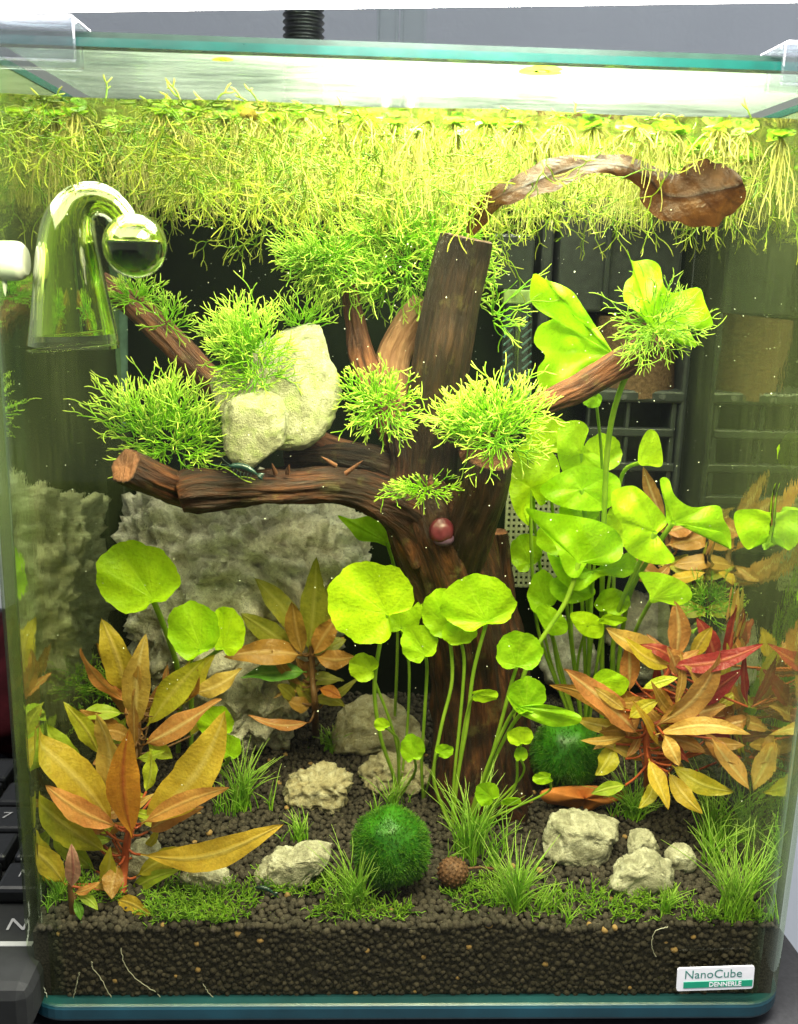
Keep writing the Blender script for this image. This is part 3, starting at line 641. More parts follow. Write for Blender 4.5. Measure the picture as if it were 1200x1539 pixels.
# ------------------------------------------------------------------ leaves
def lanceolate(P0, P1, w, facing, m, parent, bend=.0, fold=.22, wave=.05, seed=0, name='leaf', curl=0.0):
    """a pointed leaf from P0 to P1 (world), w metres wide, its upper face towards 'facing'"""
    r = random.Random(seed); ax = P1-P0; L = np.linalg.norm(ax); ax = ax/L
    nr = facing-ax*np.dot(facing, ax); nr = nrm(nr); sd = np.cross(ax, nr)
    nl, nw = 18, 4; V = []; ve = []
    ph = r.uniform(0, 6); sway = r.uniform(-.11, .11); tw = r.uniform(-.9, .9); curl = curl+r.uniform(-.06, .12); pk = r.uniform(.70, .98); wave = wave*r.uniform(.8, 2.2); w = w*r.uniform(.84, 1.0); jag = [r.uniform(.94, 1.05) for _ in range(20)]
    for i in range(nl+1):
        t = i/nl; s_ = max(0, t-.06)/.94
        ww = w/2*(.055+.945*(math.sin(math.pi*s_**pk)**.92*jag[i] if 0 < s_ < 1 else 0)) if t < .995 else 0
        if t < .06: ww = w*.03
        cz = bend*L*(t*t)*1.0-curl*L*t**4; cs = sway*L*math.sin(t*math.pi); ta = tw*(t-.2); sdt = sd*math.cos(ta)+nr*math.sin(ta); nrt = nr*math.cos(ta)-sd*math.sin(ta)
        for j in range(-nw, nw+1):
            v = j/nw; rip = wave*w*math.sin(t*13+ph+(1.5 if v > 0 else 0))*abs(v)**2
            V.append(P0+ax*(L*t)+sd*cs+nr*cz+sdt*(v*ww)+nrt*(abs(v)*ww*fold+rip))
            lat = max(0, 1-abs(((t*9-abs(v)*1.1) % 1)-.5)/.12)*.40*(1-abs(v)*.8)
            ve.append(min(1, math.exp(-(v/.13)**2)*.85+lat))
    k = 2*nw+1; F = [(i*k+j, i*k+j+1, (i+1)*k+j+1, (i+1)*k+j) for i in range(nl) for j in range(2*nw)]
    V = np.array(V); V[:, 0] = np.clip(V[:, 0], -.1203, .1203); V[:, 1] = np.maximum(V[:, 1], .0052)
    b = MB(); b.add(V, F, vein=ve); return b.build(name, m, parent)
def stem_plant(label, base, stem, leaves, stem_m='redstem', rad=.0016, cat='plant', group=None, Ys=None):
    """leaves: (base px, base py, tip px, tip py, width px, material, Y base, Y tip, bend, curl)"""
    t = thing('stem_plant', base, label, cat, group)
    P = spline([np.array(base)]+[at(*s) for s in stem], 24); V, Q = tubes(P[None], np.linspace(rad, rad*.6, 24)[None], 10); b = MB(); b.add(V, Q, tip=np.zeros(len(V))); b.build('stem', M[stem_m], t)
    for i, l in enumerate(leaves):
        x0, y0, x1, y1, w_, mm, Y0, Y1 = l[:8]; bend = l[8] if len(l) > 8 else 0; curl = l[9] if len(l) > 9 else 0
        P0, P1 = at(x0, y0, Y0), at(x1, y1, Y1)
        fc = -FW*1.0+UP*.35+RT*random.uniform(-.25, .25)
        lanceolate(P0, P1, w_*mpp((Y0+Y1)/2)*.96, fc, M[mm], t, bend, seed=i*13+int(x0), curl=curl, fold=random.uniform(.08, .3))
        # short stalk to the stem
        j = np.argmin(np.linalg.norm(P-P0, axis=1)); q = P[j]
        if np.linalg.norm(q-P0) > .002:
            mid = (q+P0)/2-np.array([0, 0, .001]); V, Q = tubes(spline([q, mid, P0], 8)[None], np.full((1, 8), .00045), 5); b = MB(); b.add(V, Q, tip=np.zeros(len(V))); b.build('leaf_stalk', M[stem_m], t)
    return t
def filler(seed, n, x0, x1, y0, y1, cols, Ya, Yb_, up=True, l0=40, l1=85, w0=15, w1=28):
    q = random.Random(seed); out_ = []
    for _ in range(n):
        bx_, by_ = q.uniform(x0, x1), q.uniform(y0, y1); an = q.uniform(-.3, math.pi+.3) if up else q.uniform(0, TAU); ln_ = q.uniform(l0, l1); Yc = q.uniform(Ya, Yb_)
        out_.append((bx_, by_, bx_+math.cos(an)*ln_, by_-math.sin(an)*ln_, q.uniform(w0, w1), q.choice(cols), Yc, Yc-q.uniform(-.004, .01), q.uniform(-.05, .15), q.uniform(-.1, .25)))
    return out_
base = ground(183, 1345)
stem_plant('red stemmed plant with gold and orange leaves in the front left corner', base, [(186, 1310, .026), (192, 1262, .026), (197, 1235, .026), (196, 1200, .026)], [
    (158, 1192, 145, 1070, 58, 'tan', .034, .036), (200, 1258, 194, 1094, 64, 'orange', .020, .017, .02), (172, 1240, 26, 1098, 74, 'gold', .027, .020, -.02), (178, 1243, 68, 1178, 48, 'salmon', .022, .018, .03),
    (162, 1282, 40, 1192, 64, 'olive', .026, .018), (212, 1240, 342, 1068, 84, 'gold', .028, .030, -.03), (212, 1238, 352, 1183, 40, 'salmon', .022, .016, .03), (212, 1284, 412, 1238, 56, 'gold', .024, .012, .03, .05),
    (205, 1318, 322, 1288, 40, 'olive', .026, .018), (190, 1345, 268, 1308, 28, 'lime', .028, .018), (92, 1328, 42, 1242, 52, 'olive', .022, .015), (98, 1330, 36, 1270, 44, 'gold', .018, .012), (152, 1330, 162, 1276, 34, 'olive', .022, .018),
    (178, 1325, 140, 1330, 24, 'tan', .022, .014), (176, 1352, 224, 1376, 34, 'gold', .016, .008, .0, .1), (178, 1300, 168, 1352, 40, 'brown', .020, .012), (130, 1165, 58, 1084, 52, 'lime', .034, .030), (220, 1190, 226, 1128, 32, 'lime', .040, .042),
    (160, 1250, 95, 1210, 40, 'brown', .03, .022), (145, 1310, 70, 1245, 42, 'lime', .032, .03), (125, 1358, 62, 1322, 26, 'lime', .028, .02), (222, 1250, 300, 1215, 40, 'rust', .03, .026), (150, 1135, 95, 1060, 36, 'olive', .045, .04)]+filler(11, 12, 120, 230, 1200, 1310, ['olive', 'lime', 'rust', 'gold', 'brown', 'tan'], .030, .044))
base = ground(110, 1372)
stem_plant('tiny pink leaved seedling at the front left corner of the soil', base, [(107, 1350, .0095), (105, 1328, .0095)], [(106, 1336, 103, 1273, 30, 'pink', .009, .008), (112, 1352, 122, 1383, 17, 'deepgreen', .009, .007), (115, 1345, 148, 1368, 20, 'lime', .012, .010), (112, 1342, 150, 1325, 16, 'salmon', .012, .012)], 'brownstem', .0011)
base = ground(205, 1185)
stem_plant('gold and tan leaved plant standing behind the front left plant', base, [(206, 1130, .062), (208, 1080, .062), (210, 1050, .062)], [
    (188, 1045, 148, 936, 60, 'gold', .064, .060), (206, 1095, 214, 958, 56, 'tan', .060, .055), (192, 1056, 122, 968, 30, 'salmon', .06, .05, .08), (203, 1122, 200, 1038, 28, 'rust', .052, .048), (222, 1092, 310, 988, 52, 'olive', .062, .058),
    (215, 1120, 328, 1050, 46, 'rust', .056, .05), (292, 1042, 365, 1005, 42, 'tan', .066, .064, .05), (186, 1072, 110, 1085, 30, 'lime', .058, .05, .12), (186, 1098, 118, 1066, 36, 'brown', .06, .05), (196, 1110, 150, 1100, 32, 'brown', .056, .05),
    (270, 1065, 322, 985, 36, 'olive', .068, .07), (190, 1120, 140, 1150, 40, 'rust', .058, .05), (222, 1110, 260, 1140, 34, 'lime', .058, .054), (205, 1140, 250, 1128, 20, 'lime', .056, .05), (200, 1080, 172, 1000, 36, 'brown', .068, .066)]+filler(12, 14, 150, 290, 1040, 1140, ['olive', 'brown', 'rust', 'gold', 'lime', 'tan'], .062, .078), 'brownstem')
base = ground(474, 1105)
stem_plant('dark olive and brown plant in front of the big grey rock', base, [(474, 1060, .094), (470, 1020, .094), (468, 970, .094)], [
    (464, 982, 476, 836, 50, 'darkolive', .094, .09), (455, 985, 440, 902, 38, 'brown', .090, .084), (470, 985, 508, 924, 36, 'brown', .09, .086), (455, 985, 340, 985, 48, 'brown', .09, .08), (462, 965, 382, 868, 44, 'darkolive', .096, .094),
    (445, 980, 362, 922, 40, 'darkolive', .094, .09), (462, 1010, 362, 1018, 40, 'deepgreen', .094, .086), (472, 985, 535, 988, 34, 'brown', .09, .084), (466, 1085, 376, 1074, 22, 'rust', .092, .084), (480, 1035, 512, 1048, 24, 'orange', .092, .086),
    (470, 985, 520, 960, 30, 'darkolive', .098, .1), (472, 1050, 520, 1062, 28, 'darkolive', .096, .09), (468, 1060, 430, 1050, 30, 'brown', .096, .092), (470, 960, 500, 870, 32, 'darkolive', .1, .1)]+filler(13, 12, 440, 500, 950, 1070, ['darkolive', 'brown', 'darkolive', 'deepgreen'], .094, .106), 'brownstem')
_r5 = random.Random(3); fill5 = []
for _ in range(46):
    bx_, by_ = _r5.uniform(935, 1085), _r5.uniform(1000, 1150); an = _r5.uniform(-.4, math.pi+.4) if by_ < 1090 else _r5.uniform(0, TAU); ln_ = _r5.uniform(45, 95); Yb = _r5.uniform(.052, .08)
    fill5.append((bx_, by_, bx_+math.cos(an)*ln_, by_-math.sin(an)*ln_, _r5.uniform(17, 30), _r5.choice(['rust', 'rust', 'brown', 'brown', 'crimson', 'olive', 'tan', 'gold', 'crimson']), Yb, Yb-_r5.uniform(-.004, .012), _r5.uniform(-.05, .15), _r5.uniform(-.1, .25)))
base = ground(972, 1205)
stem_plant('bushy red and rust leaved plant on the right', base, [(974, 1150, .060), (972, 1100, .060), (985, 1050, .060), (1010, 1000, .060)], [
    (962, 1106, 842, 1005, 50, 'rust', .054, .046), (958, 1110, 818, 1028, 36, 'brown', .062, .056, .05), (946, 1040, 946, 962, 40, 'rust', .062, .058), (1008, 986, 898, 946, 42, 'tan', .066, .058, .06, -.1), (1012, 1000, 936, 958, 30, 'gold', .062, .056, .06),
    (1015, 990, 1014, 902, 44, 'rust', .068, .066), (1004, 1000, 1150, 968, 34, 'crimson', .056, .044, .10), (984, 1092, 1084, 980, 54, 'rust', .05, .046), (1040, 1065, 1118, 1006, 36, 'crimson', .056, .050), (985, 1104, 1128, 1102, 36, 'tan', .048, .036, .25, .25),
    (1090, 1000, 1106, 908, 36, 'crimson', .072, .07), (1124, 1062, 1120, 984, 18, 'crimson', .05, .046), (998, 1104, 1022, 1150, 32, 'tan', .044, .038, .05), (975, 1140, 1006, 1216, 38, 'gold', .046, .034), (1005, 1160, 1056, 1222, 32, 'gold', .048, .036),
    (1070, 1110, 1132, 1192, 40, 'tan', .052, .04, .1), (925, 1118, 896, 1166, 40, 'olive', .058, .05), (1060, 1100, 1110, 1150, 34, 'brown', .056, .046), (1010, 1150, 1105, 1190, 36, 'olive', .052, .042), (958, 1060, 945, 1108, 34, 'rust', .058, .054),
    (1040, 990, 1070, 940, 30, 'gold', .072, .07), (1060, 1050, 1030, 1000, 24, 'brown', .050, .05), (945, 1080, 990, 1052, 30, 'olive', .05, .048), (965, 1035, 1018, 1018, 22, 'lime', .054, .05), (990, 1110, 1060, 1130, 32, 'brown', .06, .052), (940, 1180, 890, 1192, 26, 'lime', .05, .046),
    (1078, 1000, 1050, 930, 34, 'crimson', .08, .08), (975, 1120, 900, 1100, 36, 'brown', .064, .058), (1030, 1080, 1090, 1060, 30, 'rust', .056, .05), (1050, 1130, 1120, 1120, 30, 'brown', .056, .048), (985, 1170, 960, 1215, 26, 'olive', .05, .042), (1090, 1080, 1110, 1020, 24, 'brown', .064, .064)]+fill5, 'redstem')
base = ground(1115, 1130)
stem_plant('brown leaved plant pressed against the right side glass', base, [(1118, 1060, .072), (1120, 980, .074), (1122, 930, .074)], [
    (1122, 985, 1112, 880, 50, 'tan', .074, .07), (1125, 1010, 1190, 920, 60, 'brown', .074, .064), (1118, 1010, 1160, 1100, 50, 'rust', .070, .06), (1120, 1060, 1165, 1170, 50, 'tan', .066, .054), (1116, 1010, 1090, 1090, 40, 'brown', .072, .066),
    (1120, 1090, 1190, 1140, 44, 'olive', .062, .05), (1122, 960, 1195, 990, 44, 'brown', .07, .058), (1118, 1090, 1150, 1190, 36, 'lime', .064, .056), (1122, 940, 1150, 870, 40, 'rust', .078, .076), (1122, 1040, 1185, 1060, 44, 'brown', .068, .056)], 'brownstem')
base = ground(1010, 985)
stem_plant('rust leaved plant at the back right below the filter', base, [(1008, 900, .118), (1005, 830, .118), (1000, 780, .118)], [
    (1000, 800, 1050, 780, 34, 'rust', .116, .11), (1000, 805, 940, 740, 34, 'rust', .118, .116), (1000, 850, 1090, 870, 30, 'olive', .114, .106), (1000, 860, 930, 850, 28, 'brown', .116, .11), (1000, 820, 1100, 790, 40, 'brown', .116, .108), (1004, 870, 1060, 860, 26, 'gold', .11, .1),
    (1000, 790, 965, 700, 26, 'rust', .12, .12), (1004, 880, 940, 820, 34, 'rust', .114, .108), (1005, 900, 1075, 920, 30, 'olive', .11, .1), (1000, 830, 900, 700, 30, 'orange', .12, .124), (1006, 850, 1130, 850, 34, 'brown', .112, .1)]+filler(14, 14, 960, 1080, 780, 920, ['rust', 'brown', 'olive', 'tan'], .105, .124, True, 40, 90, 14, 26), 'brownstem')

# ------------------------------------------------------------------ pennywort
def round_leaf(cx, cy, w, h, notch, Y, parent, ax=0, ay=0, cup=.10, wave=.05, seed=0, deep=.38, m='penny'):
    """kidney leaf, centre and size in photo pixels, notch = direction of the stalk notch (degrees, 0 right, 90 up)"""
    r = random.Random(seed*7+1); P = at(cx, cy, Y); s = mpp(Y)*1.02; Fm = frame(ax, ay); nd = math.radians(notch)
    na, nr_ = 56, 9; V = []; ve = []; ph = [r.uniform(0, 6) for _ in range(6)]; kx = w/2*s/max(.25, math.cos(ay)); ky = h/2*s/max(.25, math.cos(ax))
    att = np.array([math.cos(nd), math.sin(nd)])*((1-deep)*.92)
    nv = 9; lob = [r.uniform(.9, 1.08) for _ in range(7)]
    for i in range(nr_+1):
        q = (i/nr_)**.85
        for k in range(na):
            th = k/na*TAU; d = (th+math.pi) % TAU-math.pi
            R = 1-deep*math.exp(-(d/.30)**2)+.022*math.sin(7*th+ph[0])+.028*math.sin(3*th+ph[1])+.018*math.sin(11*th+ph[2])+.012*math.sin(23*th+ph[4])+.04*(lob[int(k/na*7) % 7]-1)
            e = np.array([math.cos(th+nd), math.sin(th+nd)])*R
            p2 = att+(e-att)*q
            z = cup*q*q+wave*q*q*(math.sin(3*th+ph[3])+.7*math.sin(5*th+ph[4]))+.02*math.sin(p2[0]*7+ph[5])*math.cos(p2[1]*6)
            V.append(P+Fm@np.array([p2[0]*kx, p2[1]*ky, z*(kx+ky)/2]))
            va = ((th/TAU*nv) % 1)-.5; ve.append(max(0, 1-abs(va)/(.07+.05*(1-q)))*.42*(1-q*.5))
    F = [(i*na+k, i*na+(k+1) % na, (i+1)*na+(k+1) % na, (i+1)*na+k) for i in range(nr_) for k in range(na)]
    b = MB(); b.add(V, F, vein=ve); b.build('leaf', M[m], parent)
    return P+Fm@np.array([att[0]*kx, att[1]*ky, 0])
def outline_leaf(pts, Y, parent, att=None, cup=.0, wave=.10, seed=0, ax=0, ay=0, m='penny', dY=0.0):
    """ruffled leaf traced as an outline (photo pixels), with real folds in depth; dY slants it from left to right"""
    o = spline(np.array(pts, float), 64, True); c = np.array(att if att else o.mean(0), float); r = random.Random(seed); ph = [r.uniform(0, 6) for _ in range(6)]
    size = np.linalg.norm(o-o.mean(0), axis=1).mean(); V = []; ve = []; nr_ = 10; x_min, x_max = o[:, 0].min(), o[:, 0].max()
    for i in range(nr_+1):
        q = i/nr_
        for k in range(64):
            p = c+(o[k]-c)*q; u = (p-o.mean(0))/size
            z = wave*(math.sin(u[0]*3.1+ph[0])*math.cos(u[1]*2.6+ph[1])+.5*q*math.sin(k/64*TAU*5+ph[2])+.25*math.sin(u[0]*7+u[1]*6+ph[3]))+cup*q*q
            Yv = Y+z*size*mpp(Y)+dY*((p[0]-x_min)/(x_max-x_min)-.5)
            V.append(at(p[0], p[1], Yv)); va = ((k/64*9) % 1)-.5; ve.append(max(0, 1-abs(va)/.10)*.45*(1-q*.7))
    F = [(i*64+k, (i+1)*64+k, (i+1)*64+(k+1) % 64, i*64+(k+1) % 64) for i in range(nr_) for k in range(64)]
    V = np.array(V); V[:, 0] = np.clip(V[:, 0], -.1203, .1203)
    b = MB(); b.add(V, F, vein=ve); b.build('leaf', M[m], parent); return at(c[0], c[1], Y)
def stalk(pts, parent, r0=3.4, r1=2.6):
    """pts: world points"""
    P = spline(pts, 26); Y = P[:, 1].mean(); V, Q = tubes(P[None], np.linspace(r0, r1, 26)[None]*mpp(Y), 8); b = MB(); b.add(V, Q, tip=np.zeros(len(V))); b.build('stalk', M['stem'], parent)
def penny(label, root, items):
    """items: dicts of leaves with the stalk's way down in photo pixels"""
    g = ground(*root); t = thing('pennywort', g, label, 'plant', 'pennywort plants')
    for i, it in enumerate(items):
        Y = it['Y']
        if 'o' in it: a = outline_leaf(it['o'], Y, t, it.get('att'), it.get('cup', 0), it.get('wave', .12), i+int(root[0]), dY=it.get('dY', 0))
        else:
            cx, cy_, w_, h_, nt_ = it['e']; a = round_leaf(cx, cy_, w_, h_, nt_, Y, t, it.get('ax', .15), it.get('ay', 0), it.get('cup', .15), it.get('wave', .085), i*3+int(root[0]), it.get('deep', .3))
        way = it.get('s')
        if way is not None:
            end = ground(*it['r']) if 'r' in it else g
            ys = np.linspace(Y, end[1], len(way)+2)[1:-1]
            stalk([a]+[at(x, y, yy+.0015) for (x, y), yy in zip(way, ys)]+[end-np.array([0, 0, .001])], t, it.get('w', 3.2), it.get('w', 3.2)*.95)
    return t
penny('tall pennywort with one big round leaf at the left before the grey rock', (268, 1130), [dict(e=(208, 866, 126, 112, -62), Y=.060, s=[(252, 955), (268, 1010), (270, 1070)], w=4.6, deep=.22)])
penny('pennywort with two overlapping round leaves right of the tall left one', (287, 1150), [dict(e=(292, 946, 82, 92, -70), Y=.064, s=[(284, 1000), (288, 1060)], w=4, deep=.2), dict(e=(343, 948, 54, 80, -115), Y=.070, s=[(318, 985), (292, 1010), (289, 1070)], w=3.4, deep=.2),
    dict(e=(325, 1085, 60, 56, -60), Y=.066, s=[(320, 1120)]), dict(e=(345, 1122, 40, 44, -90), Y=.064, s=[(335, 1150)])])
penny('pennywort with a large kidney leaf left of the driftwood trunk', (600, 1195), [dict(e=(556, 903, 134, 130, -38), Y=.056, s=[(570, 975), (563, 1040), (573, 1110), (590, 1160)], deep=.42, ay=.15, w=3.4), dict(e=(547, 1002, 48, 46, -20), Y=.062, s=[(562, 1020), (585, 1080), (598, 1130)], w=2.6),
    dict(e=(574, 1088, 26, 22, -50), Y=.058, s=[(590, 1102), (600, 1120)], w=2), dict(e=(620, 1124, 40, 48, -80), Y=.056, s=[(624, 1160)], w=2.4), dict(e=(606, 915, 60, 90, -100), Y=.072, s=[(615, 1000), (612, 1100)], w=2.4)])
penny('pennywort with a small round leaf before the middle of the trunk', (637, 1200), [dict(e=(630, 966, 58, 62, -60), Y=.056, s=[(642, 1010), (638, 1080), (634, 1150)], w=2.8, deep=.2), dict(e=(668, 1128, 30, 24, -150), Y=.054, s=[(652, 1150)], w=2)])
penny('pennywort with a fan of overlapping leaves in front of the trunk', (680, 1245), [dict(e=(718, 905, 118, 88, -70), Y=.050, s=[(712, 1010), (702, 1090), (688, 1170)], deep=.2, w=3.2), dict(e=(664, 920, 62, 78, -60), Y=.056, s=[(680, 1020), (664, 1090), (652, 1160), (660, 1200)], deep=.2, w=3),
    dict(e=(690, 950, 56, 42, -80), Y=.053, s=[(698, 1000), (692, 1080), (683, 1170)], w=2.8, deep=.15), dict(e=(728, 1044, 44, 24, 180), Y=.050, s=[(704, 1064), (694, 1120)], w=2.2, ax=.5)])
penny('pennywort with wavy leaves right of the trunk and a long slanting stalk', (705, 1240), [dict(e=(780, 978, 74, 66, -95), Y=.050, s=[(768, 1030), (755, 1080), (735, 1150), (715, 1200)], deep=.2), dict(e=(792, 1044, 60, 62, -90), Y=.047, s=[(770, 1090), (740, 1150)], deep=.2),
    dict(o=[(762, 1045), (785, 1062), (805, 1058), (838, 1062), (872, 1075), (868, 1088), (830, 1092), (795, 1080), (775, 1068)], Y=.045, att=(778, 1062), wave=.14, s=[(760, 1090), (730, 1160)]), dict(e=(782, 1106, 42, 34, -80), Y=.048, s=[(778, 1140), (770, 1190)], w=2.4),
    dict(e=(783, 1133, 22, 26, -90), Y=.05, s=[(782, 1170)], w=2), dict(e=(816, 1169, 34, 22, 10), Y=.046, s=[(828, 1178), (815, 1195)], w=2), dict(e=(732, 1192, 40, 42, -40), Y=.036, s=[(735, 1215)], w=2.2), dict(e=(768, 1203, 34, 18, 170), Y=.036, s=[(748, 1210)], w=2, ax=.6)])
penny('pennywort leaf showing behind the driftwood under the long branch', (590, 1130), [dict(o=[(508, 775), (530, 780), (560, 776), (582, 800), (588, 822), (565, 815), (540, 812), (525, 795)], Y=.100, att=(582, 815), wave=.05, s=[(596, 870), (598, 950), (595, 1050)], w=2.6)])
penny('lush pennywort with layered wavy leaves right of the driftwood', (880, 1130), [
    dict(o=[(842, 640), (870, 632), (885, 645), (878, 670), (905, 690), (912, 720), (880, 735), (850, 715), (838, 680)], Y=.092, wave=.10, s=[(870, 800), (875, 900), (880, 1010)]),
    dict(o=[(765, 690), (800, 660), (838, 690), (838, 730), (815, 760), (800, 745), (788, 765), (795, 790), (775, 770), (764, 730)], Y=.086, wave=.13, s=[(800, 850), (810, 950), (850, 1060)], w=2.8),
    dict(o=[(835, 715), (870, 700), (905, 705), (932, 722), (925, 755), (900, 768), (860, 765), (830, 755), (812, 735)], Y=.082, wave=.10, s=[(885, 830), (886, 920), (884, 1030)]),
    dict(o=[(790, 765), (822, 770), (862, 775), (905, 785), (932, 805), (934, 838), (905, 850), (885, 845), (868, 868), (850, 860), (835, 820), (818, 800)], Y=.074, wave=.16, att=(870, 845), s=[(850, 905), (800, 985), (775, 1060)], w=4, r=(745, 1200)),
    dict(o=[(822, 830), (845, 855), (875, 870), (905, 855), (945, 830), (958, 850), (940, 868), (905, 866), (870, 888), (840, 870)], Y=.080, wave=.10, s=[(888, 930), (884, 1020)]),
    dict(o=[(830, 870), (860, 868), (890, 880), (893, 895), (868, 906), (845, 905), (828, 890)], Y=.086, wave=.06, s=[(860, 960), (870, 1040)], w=2.6),
    dict(o=[(806, 915), (825, 910), (850, 930), (852, 950), (830, 955), (815, 940)], Y=.088, wave=.06, s=[(840, 1010)], w=2.4), dict(o=[(858, 922), (885, 920), (906, 935), (904, 958), (880, 956), (865, 942)], Y=.084, wave=.06, s=[(868, 1010)], w=2.4),
    dict(o=[(892, 1018), (908, 1005), (930, 1012), (946, 1025), (935, 1045), (915, 1040), (900, 1030)], Y=.056, wave=.08, att=(895, 1028), s=[(885, 1070)], w=2.4), dict(e=(920, 930, 46, 18, 180), Y=.08, ax=.6, s=[(890, 960)], w=2.2),
    dict(e=(870, 770, 62, 50, -70), Y=.09, wave=.12, s=[(880, 860), (885, 980)], w=2.6), dict(e=(790, 830, 50, 60, -60), Y=.1, wave=.1, s=[(810, 900), (830, 1000)], w=2.4), dict(e=(920, 905, 56, 44, -120), Y=.094, wave=.1, s=[(905, 960), (890, 1040)], w=2.4), dict(e=(905, 680, 60, 56, -100), Y=.1, wave=.1, s=[(900, 780), (890, 900)], w=2.6), dict(e=(840, 805, 70, 60, -60), Y=.094, wave=.1, s=[(850, 880), (860, 980)], w=2.6), dict(e=(935, 790, 60, 66, -120), Y=.098, wave=.1, s=[(915, 880), (900, 980)], w=2.6), dict(e=(800, 700, 56, 60, -80), Y=.1, wave=.12, s=[(805, 800), (830, 950)], w=2.6), dict(e=(825, 655, 70, 60, -90), Y=.098, wave=.1, s=[(830, 760), (850, 900)], w=2.6), dict(e=(815, 890, 46, 70, -60), Y=.096, s=[(830, 960)], w=2.4)])
penny('tall pennywort with ruffled leaves reaching up beside the right branch', (905, 1120), [
    dict(o=[(802, 412), (820, 420), (848, 430), (866, 445), (858, 468), (875, 480), (900, 495), (905, 525), (935, 530), (915, 550), (870, 575), (835, 590), (812, 582), (808, 555), (820, 535), (803, 515), (810, 490), (832, 478), (815, 470), (797, 450)], Y=.072, att=(925, 535), wave=.30),
    dict(o=[(943, 374), (950, 392), (975, 390), (992, 400), (998, 428), (1012, 440), (1050, 432), (1060, 455), (1072, 488), (1052, 494), (1030, 485), (1048, 520), (1020, 515), (985, 500), (960, 470), (938, 452), (940, 425), (952, 410)], Y=.045, att=(980, 490), wave=.28, s=[(935, 580), (915, 660), (908, 780), (905, 900), (905, 1010)], w=4.4),
    dict(e=(890, 600, 30, 26, 60), Y=.07, s=[(905, 700), (905, 850)], w=2.2)])
penny('pennywort with large drooping leaves below the filter cage', (925, 1120), [
    dict(o=[(920, 740), (945, 730), (962, 735), (985, 758), (1003, 785), (985, 808), (1010, 832), (1012, 845), (985, 848), (955, 838), (938, 820), (935, 790), (922, 770)], Y=.070, att=(985, 800), wave=.16, s=[(945, 880), (925, 940), (920, 1030)], w=4),
    dict(o=[(992, 722), (1005, 720), (1015, 745), (1040, 762), (1080, 760), (1088, 780), (1098, 800), (1098, 826), (1085, 800), (1060, 800), (1035, 790), (1005, 788), (1000, 760)], Y=.068, att=(1012, 785), wave=.14, s=[(975, 840), (945, 900), (930, 1000)], w=4),
    dict(o=[(962, 668), (975, 646), (990, 655), (996, 698), (975, 700), (960, 696)], Y=.08, att=(962, 695), wave=.05, s=[(935, 715), (925, 800), (922, 950)], w=3.2),
    dict(o=[(960, 862), (985, 860), (1010, 866), (1034, 880), (1040, 898), (1020, 910), (995, 905), (978, 905), (975, 885)], Y=.066, att=(980, 900), wave=.06, s=[(955, 950), (935, 1020)], w=3.2)])
penny('pennywort with broad leaves against the right side glass', (1150, 1160), [
    dict(o=[(1105, 770), (1135, 765), (1165, 768), (1200, 730), (1230, 735), (1225, 790), (1180, 800), (1150, 805), (1125, 826), (1108, 800)], Y=.050, att=(1190, 800), wave=.13, s=[(1195, 900), (1185, 1020)], w=3.6),
    dict(e=(1192, 678, 52, 56, -60), Y=.052, s=[(1205, 760), (1200, 900)], w=2.8), dict(e=(1198, 886, 44, 38, -90), Y=.05, s=[(1195, 950)], w=2.6)])
# ------------------------------------------------------------------ crystalwort, moss, grass
def clip_in(V):
    V = np.array(V); V[:, 0] = np.sign(V[:, 0])*(.1204-np.abs(.1204-np.abs(V[:, 0]))); V[:, 1] = .0049+np.abs(V[:, 1]-.0049); V[:, 1] = .1695-np.abs(.1695-V[:, 1]); return V
def forking(b, P, D, seg, rad, levels, up=.12, bendy=.16, fork=.45, drop=.18, seed=0, tips=1.0):
    """branching strands grown from points P in directions D (arrays)"""
    g = np.random.default_rng(seed); n = len(P); Lv = np.zeros(n)
    for l in range(levels):
        n = len(P)
        if n == 0: break
        s = seg*g.uniform(.5, 1.5, (n, 1)); D = nrm(D+g.normal(0, bendy, (n, 3))*.55+np.array([0, 0, up]))
        side = nrm(np.cross(D, g.normal(0, 1, (n, 3)))); t = np.array([0, .33, .68, 1.0])
        poly = P[:, None]+D[:, None]*(s[:, None]*t[None, :, None])+side[:, None]*(s[:, None]*(.10*np.sin(t*math.pi))[None, :, None])
        last = (l == levels-1)
        R = rad*(1-.06*l)*np.ones((n, 4)); 
        if last: R = R*np.array([1, 1, 1.08, .45])
        V, Q = tubes(poly, R, 4); V = clip_in(V)
        tp = np.clip((l+t)/levels, 0, 1)**3.4*tips; tp = np.repeat(np.tile(tp, n), 4)
        b.add(V, Q, tip=tp)
        if last: break
        E_ = poly[:, -1]; keep = g.random(n) > drop*.9
        E_, D1, side = E_[keep], D[keep], side[keep]; two = g.random(len(E_)) > drop
        a = fork*g.uniform(.7, 1.3, (len(E_), 1))
        P = np.concatenate([E_, E_[two]]); D = np.concatenate([nrm(D1+side*a), nrm(D1[two]-side[two]*a[two])])
    return b
